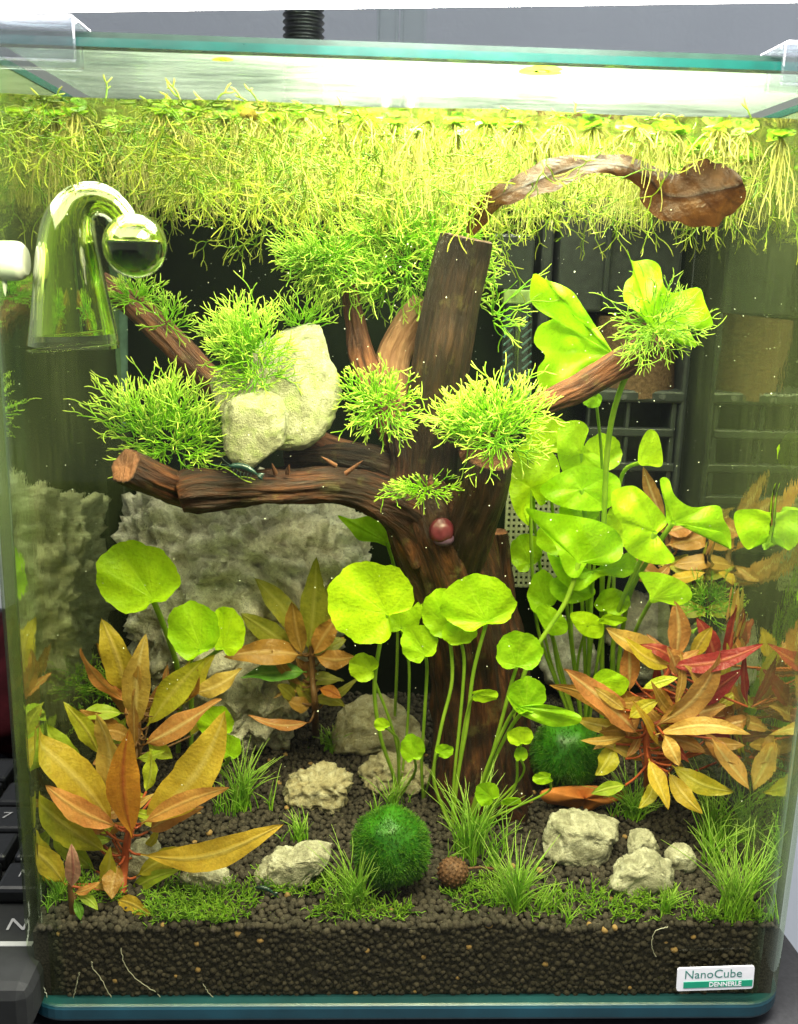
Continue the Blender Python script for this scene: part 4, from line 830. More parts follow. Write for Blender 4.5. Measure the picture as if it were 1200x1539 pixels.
def clump(label, cx, cy, rx, ry, Y, dY, n, seg=15, levels=4, rad=2.0, dirn=(0, .5, 0), core=.35, up=.12, seed=0, mname='riccia', spread=1.0, extra=None):
    """a tuft of crystalwort: photo centre, radii in px, depth Y; strands radiate from an inner core"""
    g = np.random.default_rng(seed); s = mpp(Y); C = at(cx, cy, Y)
    K = 7; ctr_ = nrm(g.normal(0, 1, (K, 3)))*(g.random((K, 1))**.6)*.62; wt = g.dirichlet(np.full(K, 1.3)); pick = g.choice(K, n, p=wt); sz = g.uniform(.55, 1.1, K)[pick][:, None]
    u = nrm(g.normal(0, 1, (n, 3))); rr = g.random((n, 1))**.5*core*.75
    loc = ctr_[pick]*.75+u*rr; P = C+loc[:, :1]*RT*rx*s*1.6+loc[:, 1:2]*UP*ry*s*1.6+loc[:, 2:3]*FW*dY
    u = nrm(u+ctr_[pick]*.9)
    D = nrm(u[:, :1]*RT*rx+u[:, 1:2]*UP*ry+u[:, 2:3]*FW*min(rx, ry))*spread+RT*dirn[0]+UP*dirn[1]-FW*dirn[2]
    b = MB()
    for j in range(3):                                  # three sizes of strand
        mk = np.arange(n) % 3 == j
        forking(b, P[mk], nrm(D[mk]), seg*s*(.72, 1.0, 1.15)[j], rad*s*(.82, .9, .8)[j], max(3, levels-(j == 0)), up, seed=seed+1+j*17)
    k = max(6, n//4); forking(b, P[:k], nrm(D[:k]+g.normal(0, .5, (k, 3))), seg*s*1.75, rad*s*.82, levels, up*.4, .3, .5, .45, seed=seed+2)
    o = b.build('crystalwort_tuft', M[mname], base=tuple(C)); return tag(o, label, 'aquatic moss', 'crystalwort tufts on the wood and stone')
clump('bright crystalwort tuft on the sawn left branch end', 240, 660, 67, 48, .056, .022, 175, 13.9, 5, 1.22, (-.12, .50, .0), .62, .10, 1)
clump('bright crystalwort tuft on top of the cream green rock', 385, 540, 38, 43, .054, .010, 193, 10.4, 5, 1.10, (-.1, .45, .15), .62, .10, 2)
clump('small tuft of crystalwort at the top rear of the rock', 455, 488, 25, 13, .078, .012, 28, 10.8, 4, 1.03, (.2, .6, 0), .5, .12, 21)
clump('crystalwort tuft squeezed between the rock and the upright post', 568, 608, 33, 36, .062, .012, 175, 8.4, 4, 1.10, (-.15, .1, .2), .75, .03, 3)
clump('large crystalwort tuft on the sawn stub in the centre', 742, 636, 63, 31, .052, .016, 193, 12.4, 5, 1.28, (-.15, .45, .1), .62, .10, 4)
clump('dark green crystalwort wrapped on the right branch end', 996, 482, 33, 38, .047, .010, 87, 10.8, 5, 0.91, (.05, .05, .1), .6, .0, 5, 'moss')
clump('wide crystalwort tuft hanging in the middle above the small stub', 610, 405, 92, 43, .094, .02, 305, 10.8, 5, 1.10, (0, .0, .1), .95, .0, 6)
clump('crystalwort tuft capping the small left stub', 500, 390, 36, 25, .086, .014, 128, 10.4, 5, 1.10, (-.3, .0, .1), .6, .02, 7)
clump('crystalwort strands along the far left branch', 205, 450, 28, 13, .090, .010, 62, 8.0, 4, 0.91, (0, .3, 0), .8, .05, 8)
clump('little crystalwort sprig on the far left branch slope', 258, 488, 16, 13, .088, .01, 26, 8.9, 4, 0.91, (.3, .3, 0), .5, .06, 9)
clump('pale mossy fringe on the wood fork above the snail', 645, 735, 48, 10, .055, .010, 98, 7.5, 3, 0.85, (.1, .1, .1), .9, 0, 10)
clump('thin crystalwort sprig right of the upright post', 745, 480, 16, 20, .08, .008, 11, 12.9, 4, 1.03, (.3, .4, 0), .2, .05, 11)
clump('fine green moss at the back below the red branch', 1062, 912, 25, 21, .10, .02, 69, 8.0, 4, 0.91, (0, .3, .1), .7, .05, 12)
clump('green moss against the back left corner', 118, 1040, 20, 23, .09, .02, 51, 8.0, 4, 0.91, (0, .3, .1), .7, .05, 13)

def blades(b, base, n, length, width, lean=.45, seed=0, curve=.5):
    g = np.random.default_rng(seed); k = 9; t = np.linspace(0, 1, k)
    a = g.uniform(0, TAU, n); L = length*g.uniform(.35, 1.1, n); out_ = np.stack([np.cos(a), np.sin(a), np.zeros(n)], 1)*(g.random((n, 1))**.7*lean*1.5)
    P0 = base+np.stack([g.normal(0, 1, n), g.normal(0, 1, n), np.zeros(n)], 1)*length*.07
    cv = curve*g.uniform(.1, 1.3, n)
    P = P0[:, None]+np.array([0, 0, 1])*(L[:, None]*(t-cv[:, None]*.32*t**2.2))[..., None]+out_[:, None]*(L[:, None]*(t**1.5+.5*cv[:, None]*t**2.5))[..., None]
    P += (g.normal(0, .02, (n, 1, 3))*L[:, None, None])*np.sin(t*5)[None, :, None]
    R = width*np.broadcast_to((1-.75*t**3), (n, k))*g.uniform(.7, 1.2, (n, 1)); V, Q = tubes(P, R, 3); V = clip_in(V)
    V[:, 2] = np.maximum(V[:, 2], Z_FRONT-.001)
    b.add(V, Q, tip=np.repeat(np.tile(t**2*.85, n), 3))
def tuft(label, px, py, n, len_px, seed, lean=.45, w=1.5, m='grass'):
    G = ground(px, py); s = mpp(G[1]); b = MB(); blades(b, G, int(n*.7), len_px*s, w*s*.85, lean, seed)
    # a few runners of short young blades around the tuft
    g = np.random.default_rng(seed+50)
    for _ in range(5):
        q = G+np.array([g.normal(0, .3), g.normal(0, .2), 0])*len_px*s; q[1] = np.clip(q[1], .007, .16); q[0] = np.clip(q[0], -.118, .118); q[2] = soil(q[0], q[1]); blades(b, q, max(3, n//16), len_px*s*.5, w*s*.75, lean, int(g.integers(1e6)))
    return tag(b.build('grass_tuft', M[m], base=tuple(G)), label, 'grass', 'tufts of hairgrass')
tuft('hairgrass tuft between the gold plant and the tan stones', 365, 1215, 110, 120, 1)
tuft('hairgrass tuft leaning on the left of the algae ball', 535, 1362, 120, 120, 2)
tuft('tall hairgrass tuft behind and right of the algae ball', 705, 1285, 110, 165, 3, .42)
tuft('hairgrass tuft right of the brown cone', 775, 1362, 130, 118, 4)
tuft('biggest hairgrass tuft in the front right corner', 1105, 1385, 170, 165, 5, .42)
tuft('hairgrass tuft behind the largest pale stone', 950, 1228, 110, 88, 6, .6)
tuft('hairgrass tuft at the right side glass', 1075, 1262, 90, 130, 7)
tuft('tiny hairgrass sprout left of the flat pale stone', 452, 1262, 34, 70, 8)
tuft('dim hairgrass tuft at the foot of the olive plant', 500, 1128, 70, 56, 9, .6)
tuft('hairgrass sprout touching the tan stones', 590, 1215, 36, 80, 10)
tuft('hairgrass tuft at the right edge behind the corner tuft', 1165, 1300, 60, 120, 11)
tuft('sparse hairgrass in the left corner behind the pink seedling', 90, 1352, 60, 60, 12)
tuft('hairgrass sprout in front of the cream stone', 1000, 1372, 40, 60, 13)
tuft('hairgrass sprout between cone and largest pale stone', 745, 1300, 26, 110, 14)
def carpet(label, px, py, rx, ry, n, seed, seg=9, lv=3):
    g = np.random.default_rng(seed); P = []
    for _ in range(n):
        a, r_ = g.uniform(0, TAU), math.sqrt(g.random()); q = ground(px+rx*r_*math.cos(a), py+ry*r_*math.sin(a)); q[1] = max(q[1], .007); q[2] = soil(q[0], q[1])+.0004; P.append(q)
    P = np.array(P); D = nrm(np.stack([g.normal(0, .9, n), g.normal(0, .9, n), np.full(n, .55)], 1)); s = mpp(P[:, 1].mean()); b = MB(); forking(b, P, D, seg*s, .95*s, lv, .05, .5, .5, seed=seed, tips=.6)
    return tag(b.build('moss_carpet', M['moss'], base=tuple(P.mean(0))), label, 'moss', 'moss patches on the soil')
carpet('mossy patch on the soil below the front left plant', 300, 1362, 85, 32, 434, 1)
carpet('mossy patch spreading before the cream stone', 900, 1362, 140, 22, 260, 2)
carpet('thin moss around the flat pale stone', 450, 1330, 70, 18, 148, 3)
carpet('thin moss under the front right grass', 1090, 1385, 60, 14, 124, 4)
carpet('moss behind the pink seedling', 120, 1340, 70, 22, 161, 5)
carpet('moss around the brown cone', 720, 1345, 60, 22, 148, 6)
carpet('moss in front of the algae ball', 545, 1372, 80, 14, 148, 7)

# ------------------------------------------------------------------ algae balls
def marimo(label, cx, cy, r, seed, Yadd=0, n=7000):
    g = np.random.default_rng(seed); bt = ground(cx, cy+r*.92); s = mpp(bt[1]); R = r*s; C = at(cx, cy, bt[1]+Yadd); R = r*mpp(C[1])
    V0, F0 = ICO[4]; W = np.array([v*(1+.09*mn.noise(Vector(v*1.7)+Vector((seed, 0, 0)))+.05*mn.noise(Vector(v*4))) for v in V0])*R*.95
    W[:, 2] *= 1.06; W[:, 0] *= 1.0+.05*(W[:, 2] < 0)
    b = MB(); b.add(C+W, F0, tip=np.zeros(len(W)))
    d = nrm(g.normal(0, 1, (n, 3))); rad = R*.93*np.array([1+.09*mn.noise(Vector(v*1.7)+Vector((seed, 0, 0)))+.05*mn.noise(Vector(v*4)) for v in d])
    P0 = d*rad[:, None]; t = np.array([0, .5, 1.0]); e = nrm(d+g.normal(0, .45, (n, 3))+np.array([0, 0, -.15])); ln = R*g.uniform(.07, .19, n)
    P = C+P0[:, None]+e[:, None]*(ln[:, None]*t)[..., None]; Rr = np.full((n, 3), R*.0095)*np.array([1, .9, .4]); V, Q = tubes(P, Rr, 3); b.add(V, Q, tip=np.repeat(np.tile([.0, .35, .9], n)*np.repeat(g.random(n), 3), 3))
    return tag(b.build('algae_ball', M['marimo'], base=(C[0], C[1], C[2]-R)), label, 'algae ball', 'round algae balls')
marimo('bright green velvety algae ball at the front centre', 587, 1272, 65, 1)
marimo('dark algae ball in shade under the red leaved plant', 852, 1132, 58, 2, 0, 5000)

# ------------------------------------------------------------------ cone, bark, dead leaf, snail, shrimps
G = ground(680, 1338); C = at(681, 1311, G[1]+.001); s = mpp(C[1]); ct = thing('alder_cone', (C[0], C[1], C[2]-27*s), 'small brown alder cone right of the algae ball', 'cone')
V0, F0 = ICO[3]; b = MB(); b.add(C+V0*np.array([26, 24, 25])*s, F0); b.build('core', M['cone'], ct)
b = MB(); k = 130; 
for i in range(k):
    z = 1-2*(i+.5)/k; th = i*2.39996; d = np.array([math.sqrt(1-z*z)*math.cos(th), math.sqrt(1-z*z)*math.sin(th), z]); ax_ = nrm(np.cross(d, [.3, .1, 1])); up_ = np.cross(ax_, d); p = C+d*np.array([26, 24, 25])*s
    q = [p-ax_*3.6*s, p+ax_*3.6*s, p+up_*3.6*s+d*.8*s, p-up_*2.6*s+d*1.6*s, p+d*2.0*s]
    b.add(q, [(0, 3, 4), (3, 1, 4), (1, 2, 4), (2, 0, 4)])
tag(b.build('scales', M['cone'], ct, smooth=False), kind='stuff')
p0, p1 = at(700, 1306, C[1]), at(742, 1306, C[1]+.002); V, Q = tubes(spline([p0, (p0+p1)/2+np.array([0, 0, .0006]), p1], 8)[None], np.full((1, 8), 2.2*s), 6); b = MB(); b.add(V, Q); b.build('twig', M['cone'], ct)
G = ground(862, 1218); b = MB(); g_ = []
o = spline(np.array([(815, 1190), (860, 1182), (920, 1184), (945, 1192), (925, 1205), (900, 1212), (880, 1222), (850, 1212), (820, 1206)], float), 40, True); c = o.mean(0)
V = [at(*(c+(p-c)*q), G[1]+.004*(1-q)*0+.002*math.sin(p[0]*.06)) for q in (.0, .35, .7, 1) for p in o]; V2 = [v+FW*.0016 for v in V]; n = 160
b.add(V+V2, [(i*40+k_, (i+1)*40+k_, (i+1)*40+(k_+1) % 40, i*40+(k_+1) % 40) for i in range(3) for k_ in range(40)], [(n+i*40+k_, n+i*40+(k_+1) % 40, n+(i+1)*40+(k_+1) % 40, n+(i+1)*40+k_) for i in range(3) for k_ in range(40)], [(120+k_, n+120+k_, n+120+(k_+1) % 40, 120+(k_+1) % 40) for k_ in range(40)])
tag(b.build('bark_piece', M['bark'], base=tuple(G)), 'orange brown bark piece lying below the dark algae ball', 'bark')

# long curled dead leaf from the post top to the right
ctr = [(706, 352, .056, 6, .2), (722, 322, .044, 16, .4), (745, 298, .036, 15, .8), (775, 285, .031, 18, .9), (815, 268, .028, 24, .9), (860, 252, .026, 19, .7), (905, 246, .025, 14, .5), (945, 252, .025, 17, .5), (975, 268, .025, 22, .4), (998, 292, .025, 34, .3), (1030, 296, .023, 44, .15), (1070, 288, .021, 48, .1), (1100, 282, .020, 36, .1), (1118, 276, .019, 12, .1)]
S_ = spline(np.array(ctr, float), 90); V = []; ve = []; nw = 6
tang = np.gradient(S_[:, :2], axis=0); tang /= np.linalg.norm(tang, axis=1, keepdims=True)
for i, (x, y, Y, hw, cv) in enumerate(S_):
    nx, ny = -tang[i, 1], tang[i, 0]
    f = 1+.08*math.sin(i*.45)+.05*math.sin(i*1.1+1)
    for j in range(-nw, nw+1):
        v = j/nw; p = (x+nx*hw*f*v, y+ny*hw*f*v); d_ = -cv*.006*v+.0022*v*v*(1-cv)+.0007*math.sin(i*.21+v*3)+.00022*math.sin(i*.9-v*5)
        V.append(at(p[0], p[1], Y+d_)); lat = max(0, 1-abs(((i*.16-abs(v)*.9) % 1)-.5)/.12)*.55; ve.append(min(1, math.exp(-(v/.09)**2)+lat))
k = 2*nw+1; V = np.array(V); V2 = V+FW*.0004; nV = len(V); Fq = [(i*k+j, i*k+j+1, (i+1)*k+j+1, (i+1)*k+j) for i in range(89) for j in range(k-1)]
b = MB(); b.add(V, Fq, vein=ve)
tag(b.build('dead_leaf', M['deadleaf'], base=tuple(V[6])), 'long curled brown dead leaf arching from the post top', 'leaf')

sp_ = at(664, 798, .058); s = mpp(.058); sn = thing('snail', tuple(sp_), 'small round red snail on the driftwood trunk', 'snail')
V0, F0 = ICO[4]; W = V0.copy(); ang = np.arctan2(W[:, 2], W[:, 0]); W *= (1+.03*np.sin(ang*2+W[:, 1]*9))[:, None]; b = MB(); b.add(sp_+W*np.array([19, 16, 21])*s, F0); b.build('shell', M['snail'], sn)
b = MB(); W = V0*np.array([17, 14, 12])*s+sp_+RT*3*s-UP*12*s+FW*5*s; b.add(W, F0); b.build('foot', M['snailfoot'], sn)
def shrimp(label, px, py, L, ang, Y=None):
    P = at(px, py, Y) if Y else ground(px, py)+np.array([0, -.001, .0022]); s = mpp(P[1]); t = thing('shrimp', tuple(P), label, 'shrimp', 'little dark green shrimps')
    d = RT*math.cos(ang)+UP*math.sin(ang); u = UP*math.cos(ang)-RT*math.sin(ang); n = 22; tt = np.linspace(-1, 1, n)
    Pp = P+d*(tt*L/2*s)[:, None]+u*(np.cos(tt*1.5)*L*.14*s)[:, None]; R = L*s*.115*np.sqrt(np.clip(1-np.abs(tt)**2.6, .02, 1))*(1+.06*np.cos(np.arange(n)*2.1))*(1-.35*np.clip(tt, 0, 1)); V, Q = tubes(Pp[None], R[None], 12); b = MB(); b.add(V, Q); b.build('body', M['shrimp'], t)
    b = MB(); e = Pp[-1]
    for sg in (-.5, 0, .5): V, Q = tubes(np.linspace(e, e+(d+u*sg)*L*.2*s, 4)[None], np.array([[.05, .07, .06, .01]])*L*s, 6); b.add(V, Q)
    b.build('tail_fan', M['shrimp'], t); b = MB(); h = Pp[2]
    for sg in (.5, -.2): V, Q = tubes(spline([h, h-d*L*.3*s+u*sg*L*.2*s, h-d*L*.6*s+u*sg*L*.6*s], 10)[None], np.full((1, 10), .008*L*s), 4); b.add(V, Q)
    b.build('antennae', M['shrimp'], t); b = MB()
    for q in np.linspace(-.6, .6, 6): p = P+d*q*L/2*s; V, Q = tubes(spline([p, p-u*L*.12*s-FW*L*.05*s, p-u*L*.24*s+d*L*.05*s], 6)[None], np.full((1, 6), .012*L*s), 4); b.add(V, Q)
    b.build('legs', M['shrimp'], t)
shrimp('dark green shrimp on the long branch below the rock', 366, 708, 46, -.3, .036)
shrimp('dark green shrimp on the soil below the flat pale stone', 398, 1345, 34, -.3)

# ------------------------------------------------------------------ drop checker on the left glass
YB = .021; s = mpp(YB); dcb = at(108, 528, YB); dc = thing('drop_checker', tuple(dcb), 'clear glass drop checker with a hooked neck and green filled ball', 'drop checker')
ctr = [(111, 520, 65), (110, 490, 61), (107, 450, 55), (104, 410, 49), (102, 370, 43), (105, 335, 37), (118, 309, 30), (140, 299, 25), (164, 305, 22), (182, 322, 20), (192, 338, 21)]
def tube_px(name, c, m, parent, shrink=0, ends=(0, 0), n=60, sides=36):
    A_ = np.array([[*at(x, y, YB), max(1, r-shrink)*s] for x, y, r in c]); S_ = spline(A_, n); V, Q = tubes(S_[None, :, :3], S_[None, :, 3], sides)
    b = MB(); b.add(V, Q)
    for e, i in zip(ends, (0, n-1)):
        if e:
            ring = np.arange(sides)+i*sides; c_ = S_[i, :3]; Vc = np.concatenate([V[ring], [c_]]); f = [(k, (k+1) % sides, sides) for k in range(sides)]
            b.add(Vc, [q[::-1] for q in f] if i == 0 else f)
    return b.build(name, m, parent)
body = tube_px('bell', ctr, M['shell'], dc)
air = [(111, 502, 58)]+[(x, y, r-5) for x, y, r in ctr[1:]]
tube_px('trapped_air', air, M['bell'], body, 0, (1, 1))
rim_c = at(111, 521, YB); a = np.linspace(0, TAU, 49)
for rr, zz, nm in ((65, 0, 'bell_rim'), (58, 21, 'water_line')):
    P = np.array([rim_c+np.array([math.cos(t)*rr*s, math.sin(t)*rr*s*.9, zz*s+(math.cos(t)*6*s)]) for t in a]); V, Q = tubes(P[None], np.full((1, 49), 1.7*s), 6); b = MB(); b.add(V, Q); b.build(nm, M['bellglass'], dc)
C = at(203, 369, YB); V0, F0 = ICO[5]; b = MB(); b.add(C+V0*46*s, F0); ball = b.build('ball', M['shell'], dc)
W = V0*42*s; W[:, 2] = np.maximum(W[:, 2], 6*s); b = MB(); b.add(C+W, F0); b.build('air_pocket', M['bell'], ball)
W = V0*43*s; W[:, 2] = np.minimum(W[:, 2], 4*s); b = MB(); b.add(C+W, F0); b.build('reagent', M['reagent'], ball)
cup = thing('suction_cup', tuple(at(10, 392, YB)), 'white silicone suction cup holding the drop checker', 'suction cup')
p0, p1 = at(40, 392, YB), at(-30, 392, YB); V, Q = tubes(np.linspace(p0, p1, 12)[None], np.array([[20, 26, 27.5, 28, 28, 28, 28, 30, 34, 40, 46, 50]])*s, 28); b = MB(); b.add(V, Q); b.add(np.concatenate([V[:28], [p0]]), [((k+1) % 28, k, 28) for k in range(28)]); b.build('neck', M['silicone'], cup)
p2 = at(-12, 470, YB); V, Q = tubes(spline([at(2, 405, YB), at(0, 440, YB), p2], 10)[None], np.full((1, 10), 9*s), 10); b = MB(); b.add(V, Q); b.build('pull_tab', M['silicone'], cup)

# ------------------------------------------------------------------ filter in the back right corner, pipes, perforated panel
YF = .142
def fbox(name, x0, y0, x1, y1, Y0, Y1, m, parent, bev=.0012):
    a, c = at(x0, y1, Y0), at(x1, y0, Y0); b = MB(); b.box(((a[0]+c[0])/2, (Y0+Y1)/2, (a[2]+c[2])/2), (c[0]-a[0], Y1-Y0, c[2]-a[2])); return b.build(name, m, parent, smooth=False, bevel=bev)
ft = thing('corner_filter', tuple(at(950, 800, .15)), 'black corner filter with a sponge and open cage at the back right', 'filter')
fbox('motor_housing', 836, 300, 1034, 468, .146, .168, M['black'], ft)
fbox('motor_ridge', 905, 300, 925, 462, .143, .146, M['blackgrey'], ft, .0006)
fbox('outlet_box', 738, 352, 806, 437, .146, .160, M['blackgrey'], ft)
fbox('side_wall', 806, 330, 836, 520, .150, .166, M['black'], ft)
p0, p1 = at(955, 470, .152), at(955, 592, .152); V, Q = tubes(np.linspace(p0, p1, 6)[None], np.full((1, 6), 58*mpp(.15)), 28); b = MB(); b.add(V, Q); b.build('sponge', M['sponge'], ft)
fbox('frame_lip', 872, 588, 1034, 604, .136, .166, M['blackgrey'], ft)
fbox('corner_post', 1014, 470, 1036, 800, .136, .166, M['blackgrey'], ft)
fbox('back_board', 870, 604, 1030, 800, .163, .167, M['black'], ft)
for x in (880, 938, 1006): fbox('cage_bar', x-5, 604, x+5, 800, .138, .142, M['blackgrey'], ft, .0005)
for y in (650, 702, 750, 796): fbox('cage_bar', 875, y-5, 1014, y+5, .1375, .1415, M['blackgrey'], ft, .0005)
for x in (938, 996):
    b = MB(); p = at(x, 596, .1358); V, Q = tubes(np.array([[p, p+FW*.0012]]), np.full((1, 2), 5*mpp(.136)), 12); b.add(V, Q); b.add(np.concatenate([V[:12], [p]]), [(k, (k+1) % 12, 12) for k in range(12)]); b.build('screw_hole', M['black'], ft)
fbox('bottom_tray', 870, 800, 1034, 830, .138, .166, M['black'], ft)
# inlet tube with a spiral of teal notches
it = thing('ridged_tube', tuple(at(778, 600, .15)), 'clear green tube with slanted ridges beside the upright post', 'tube')
p0, p1 = at(778, 438, .15), at(776, 640, .15); tube_obj('outer_tube', [p0, (p0+p1)/2, p1], 23*mpp(.15), M['tube'], it, 20, 12)
fbox('top_band', 757, 436, 800, 456, .1445, .152, simple('pale_green_band', (.22, .30, .08), .4), it, .0004)
fbox('divider', 774, 455, 783, 640, .149, .151, simple('green_rib', (.12, .17, .04), .5), it, .0003)
TL = simple('teal_ridge', (.07, .15, .13), .35)
for i in range(14):
    for xc in (764, 792):
        y = 475+i*12; a_, c_ = at(xc-7, y+8, .1465), at(xc+7, y-4, .1465); V, Q = tubes(np.linspace(a_, c_, 3)[None], np.full((1, 3), 1.7*mpp(.146)), 5); b = MB(); b.add(V, Q); b.build('ridge', TL, it)
# slim greenish pipe in the back left corner
p0, p1 = at(182, 330, .16), at(184, 640, .16); t = tube_obj('air_pipe', [p0, (p0+p1)/2, p1], 9*mpp(.16), simple('pale_green_pipe', (.10, .17, .13), .2), None, 14, 12, tuple(p1)); tag(t, 'slim pale green pipe in the back left corner', 'pipe')
# perforated panel behind the trunk
a, c = at(756, 880, .150), at(850, 735, .150); pp = thing('perforated_panel', tuple(a), 'pale perforated plastic panel behind the pennywort stalks', 'panel')
b = MB(); wx, wz = c[0]-a[0], c[2]-a[2]; nx, nz = 11, 17
for i in range(nx+1): b.box((a[0]+wx*i/nx, .150, (a[2]+c[2])/2), (wx/nx*.46, .0012, wz))
for j in range(nz+1): b.box(((a[0]+c[0])/2, .1502, a[2]+wz*j/nz), (wx, .0008, wz/nz*.46))
b.build('grid', M['mesh'], pp, smooth=False)

# ------------------------------------------------------------------ floating plants
def pad_mesh(i):
    g = random.Random(i); b = MB(); na = 22; V = [np.zeros(3)]; ve = [.4]; ph = g.uniform(0, 6)
    for q in (.35, .7, 1):
        for k in range(na):
            th = k/na*TAU; R = .0026*(1-.30*math.exp(-(((th+math.pi) % TAU-math.pi)/.3)**2))*(1+.05*math.sin(3*th+ph)); V.append(np.array([R*q*math.cos(th), R*q*math.sin(th)*.85, .0005*q*q*(1+.6*math.sin(2*th+ph))])); ve.append(.3*max(0, math.cos(th*5)))
    F4 = [(1+i_*na+k, 1+i_*na+(k+1) % na, 1+(i_+1)*na+(k+1) % na, 1+(i_+1)*na+k) for i_ in range(2) for k in range(na)]; F3 = [(0, 1+k, 1+(k+1) % na) for k in range(na)]
    b.add(np.array(V)+np.array([-.0016, 0, 0]), F4, F3, vein=ve); return b.data('pad')
PADS = [pad_mesh(i) for i in range(4)]
for i, me in enumerate(PADS): me.materials.append(M['pad'] if i < 3 else M['pad_old'])
def root_mesh(seed):
    g = np.random.default_rng(seed); n = 20; k = 8; t = np.linspace(0, 1, k); L = g.uniform(.010, .027, n); a = g.uniform(0, TAU, n); o_ = g.random(n)**.6*.35
    P = np.stack([np.cos(a)[:, None]*(L*o_)[:, None]*np.sqrt(t), np.sin(a)[:, None]*(L*o_)[:, None]*np.sqrt(t), -L[:, None]*t], -1); P += g.normal(0, .0005, (n, 1, 3))*np.sin(t*g.uniform(4, 9, (n, 1)))[..., None]
    V, Q = tubes(P, np.full((n, k), .00021)*(1-.5*t), 3); b = MB(); b.add(V, Q, tip=np.repeat(np.tile(t, n), 3)); return b.data('roots')
ROOTS = [root_mesh(i) for i in range(8)]
for me in ROOTS: me.materials.append(M['roots'])
g = np.random.default_rng(5); placed = []
FL = 'small round leaved floating plant with hanging pale roots at the surface'
tries = 0
while len(placed) < 125 and tries < 6000:
    tries += 1; row = len(placed) < 26; x = g.uniform(-.075, .085) if row else g.uniform(-.115, .115); y = g.uniform(.0085, .020) if row else .009+.158*g.random()**1.25
    if any((x-a)**2+(y-c)**2 < .0085**2 for a, c in placed): continue
    if not row and x < -.02 and y < .05 and g.random() < .45: continue
    if not row and x > .01 and y < .04 and g.random() < .8: continue
    placed.append((x, y)); r = thing('floating_plant', (x, y, WATER-.0006), FL, 'floating plant', 'floating plants at the water surface')
    n = int(g.integers(2, 5)); a0 = g.uniform(0, TAU)
    for q in range(n):
        o = bpy.data.objects.new('leaf_pad', PADS[int(g.choice(4, p=[.31, .31, .30, .08]))]); col.objects.link(o); o.parent = r; a = a0+q*TAU/n; rd = .0034
        o.location = (math.cos(a)*rd, math.sin(a)*rd, g.uniform(-.0012, .0002)); o.rotation_euler = (g.normal(0, .22), g.normal(-.1, .22), a+g.normal(0, .3)); sc_ = g.uniform(.75, 1.25); o.scale = (sc_,)*3
    o = bpy.data.objects.new('root_bundle', ROOTS[int(g.integers(8))]); col.objects.link(o); o.parent = r; o.location = (0, 0, -.0008); o.rotation_euler = (0, 0, g.uniform(0, TAU)); o.scale = (1.1, 1.1, g.uniform(.2, .5) if row else g.uniform(.55, 1.0))
# tangled crystalwort drifting under the surface
b = MB(); n = 1250; x = g.uniform(-.118, .118, n); y = .007+.158*g.random(n); P = np.stack([x, y, WATER-.001-.019*g.random(n)**1.3], 1); ok = ~((x > .0) & (y < .036) & (g.random(n) < .92)) & ~((x < -.068) & (y < .042) & (P[:, 2] < WATER-.010)); P = P[ok]; n = len(P); D = nrm(np.stack([g.normal(0, 1, n), g.normal(0, 1, n), g.normal(-.45, .6, n)], 1)); forking(b, P, D, .0044, .00018, 4, -.05, .3, .5, .25, seed=3)
n = 420; x = g.normal(-.065, .04, n).clip(-.118, .118); y = .006+.05*g.random(n)**1.3; P = np.stack([x, y, WATER-.001-.019*g.random(n)], 1); ok = ~((x < -.068) & (y < .042) & (P[:, 2] < WATER-.010)); P = P[ok]; n = len(P); D = nrm(np.stack([g.normal(0, 1, n), g.normal(0, 1, n), g.normal(-.3, .7, n)], 1)); forking(b, P, D, .0044, .00016, 4, -.05, .3, .5, .25, seed=4)
n = 420; x = g.normal(-.012, .026, n); y = .085+.04*g.random(n); P = np.stack([x, y, WATER-.004-.032*g.random(n)], 1); D = nrm(np.stack([g.normal(0, 1, n), g.normal(0, 1, n), g.normal(-.3, .7, n)], 1)); forking(b, P, D, .0044, .00020, 4, -.05, .3, .5, .25, seed=6)
V = b.V
for v in V: v[:, 2] = WATER-.0006-np.abs(v[:, 2]-(WATER-.0006))
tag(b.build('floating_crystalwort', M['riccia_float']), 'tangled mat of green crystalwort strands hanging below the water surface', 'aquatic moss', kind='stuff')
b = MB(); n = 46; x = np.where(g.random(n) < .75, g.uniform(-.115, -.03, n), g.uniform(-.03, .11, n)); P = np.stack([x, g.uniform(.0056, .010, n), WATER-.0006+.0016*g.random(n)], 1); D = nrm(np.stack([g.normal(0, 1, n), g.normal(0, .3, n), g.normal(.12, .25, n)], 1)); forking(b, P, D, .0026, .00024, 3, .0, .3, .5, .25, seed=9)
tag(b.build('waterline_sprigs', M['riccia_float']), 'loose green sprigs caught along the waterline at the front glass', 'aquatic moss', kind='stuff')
for px, py, rr, an, lb_ in ((236, 76, 10, .2, 'yellow green leaf scrap under the cover near the left holder'), (345, 92, 7, .5, 'tiny leaf scrap under the cover left of the glare'), (838, 108, 16, -.1, 'long leaf scrap under the cover right of the glare'), (905, 96, 8, .4, 'small leaf scrap under the cover farther right')):
    d = ray(px, py); q = CAM+d*((.2917-CAM[2])/d[2]); o = bpy.data.objects.new('leaf_scrap', PADS[2]); col.objects.link(o); o.location = tuple(q); o.rotation_euler = (0, 0, an); o.scale = (rr*.16, rr*.22, .4); tag(o, lb_, 'leaf scrap', 'leaf scraps under the cover glass')
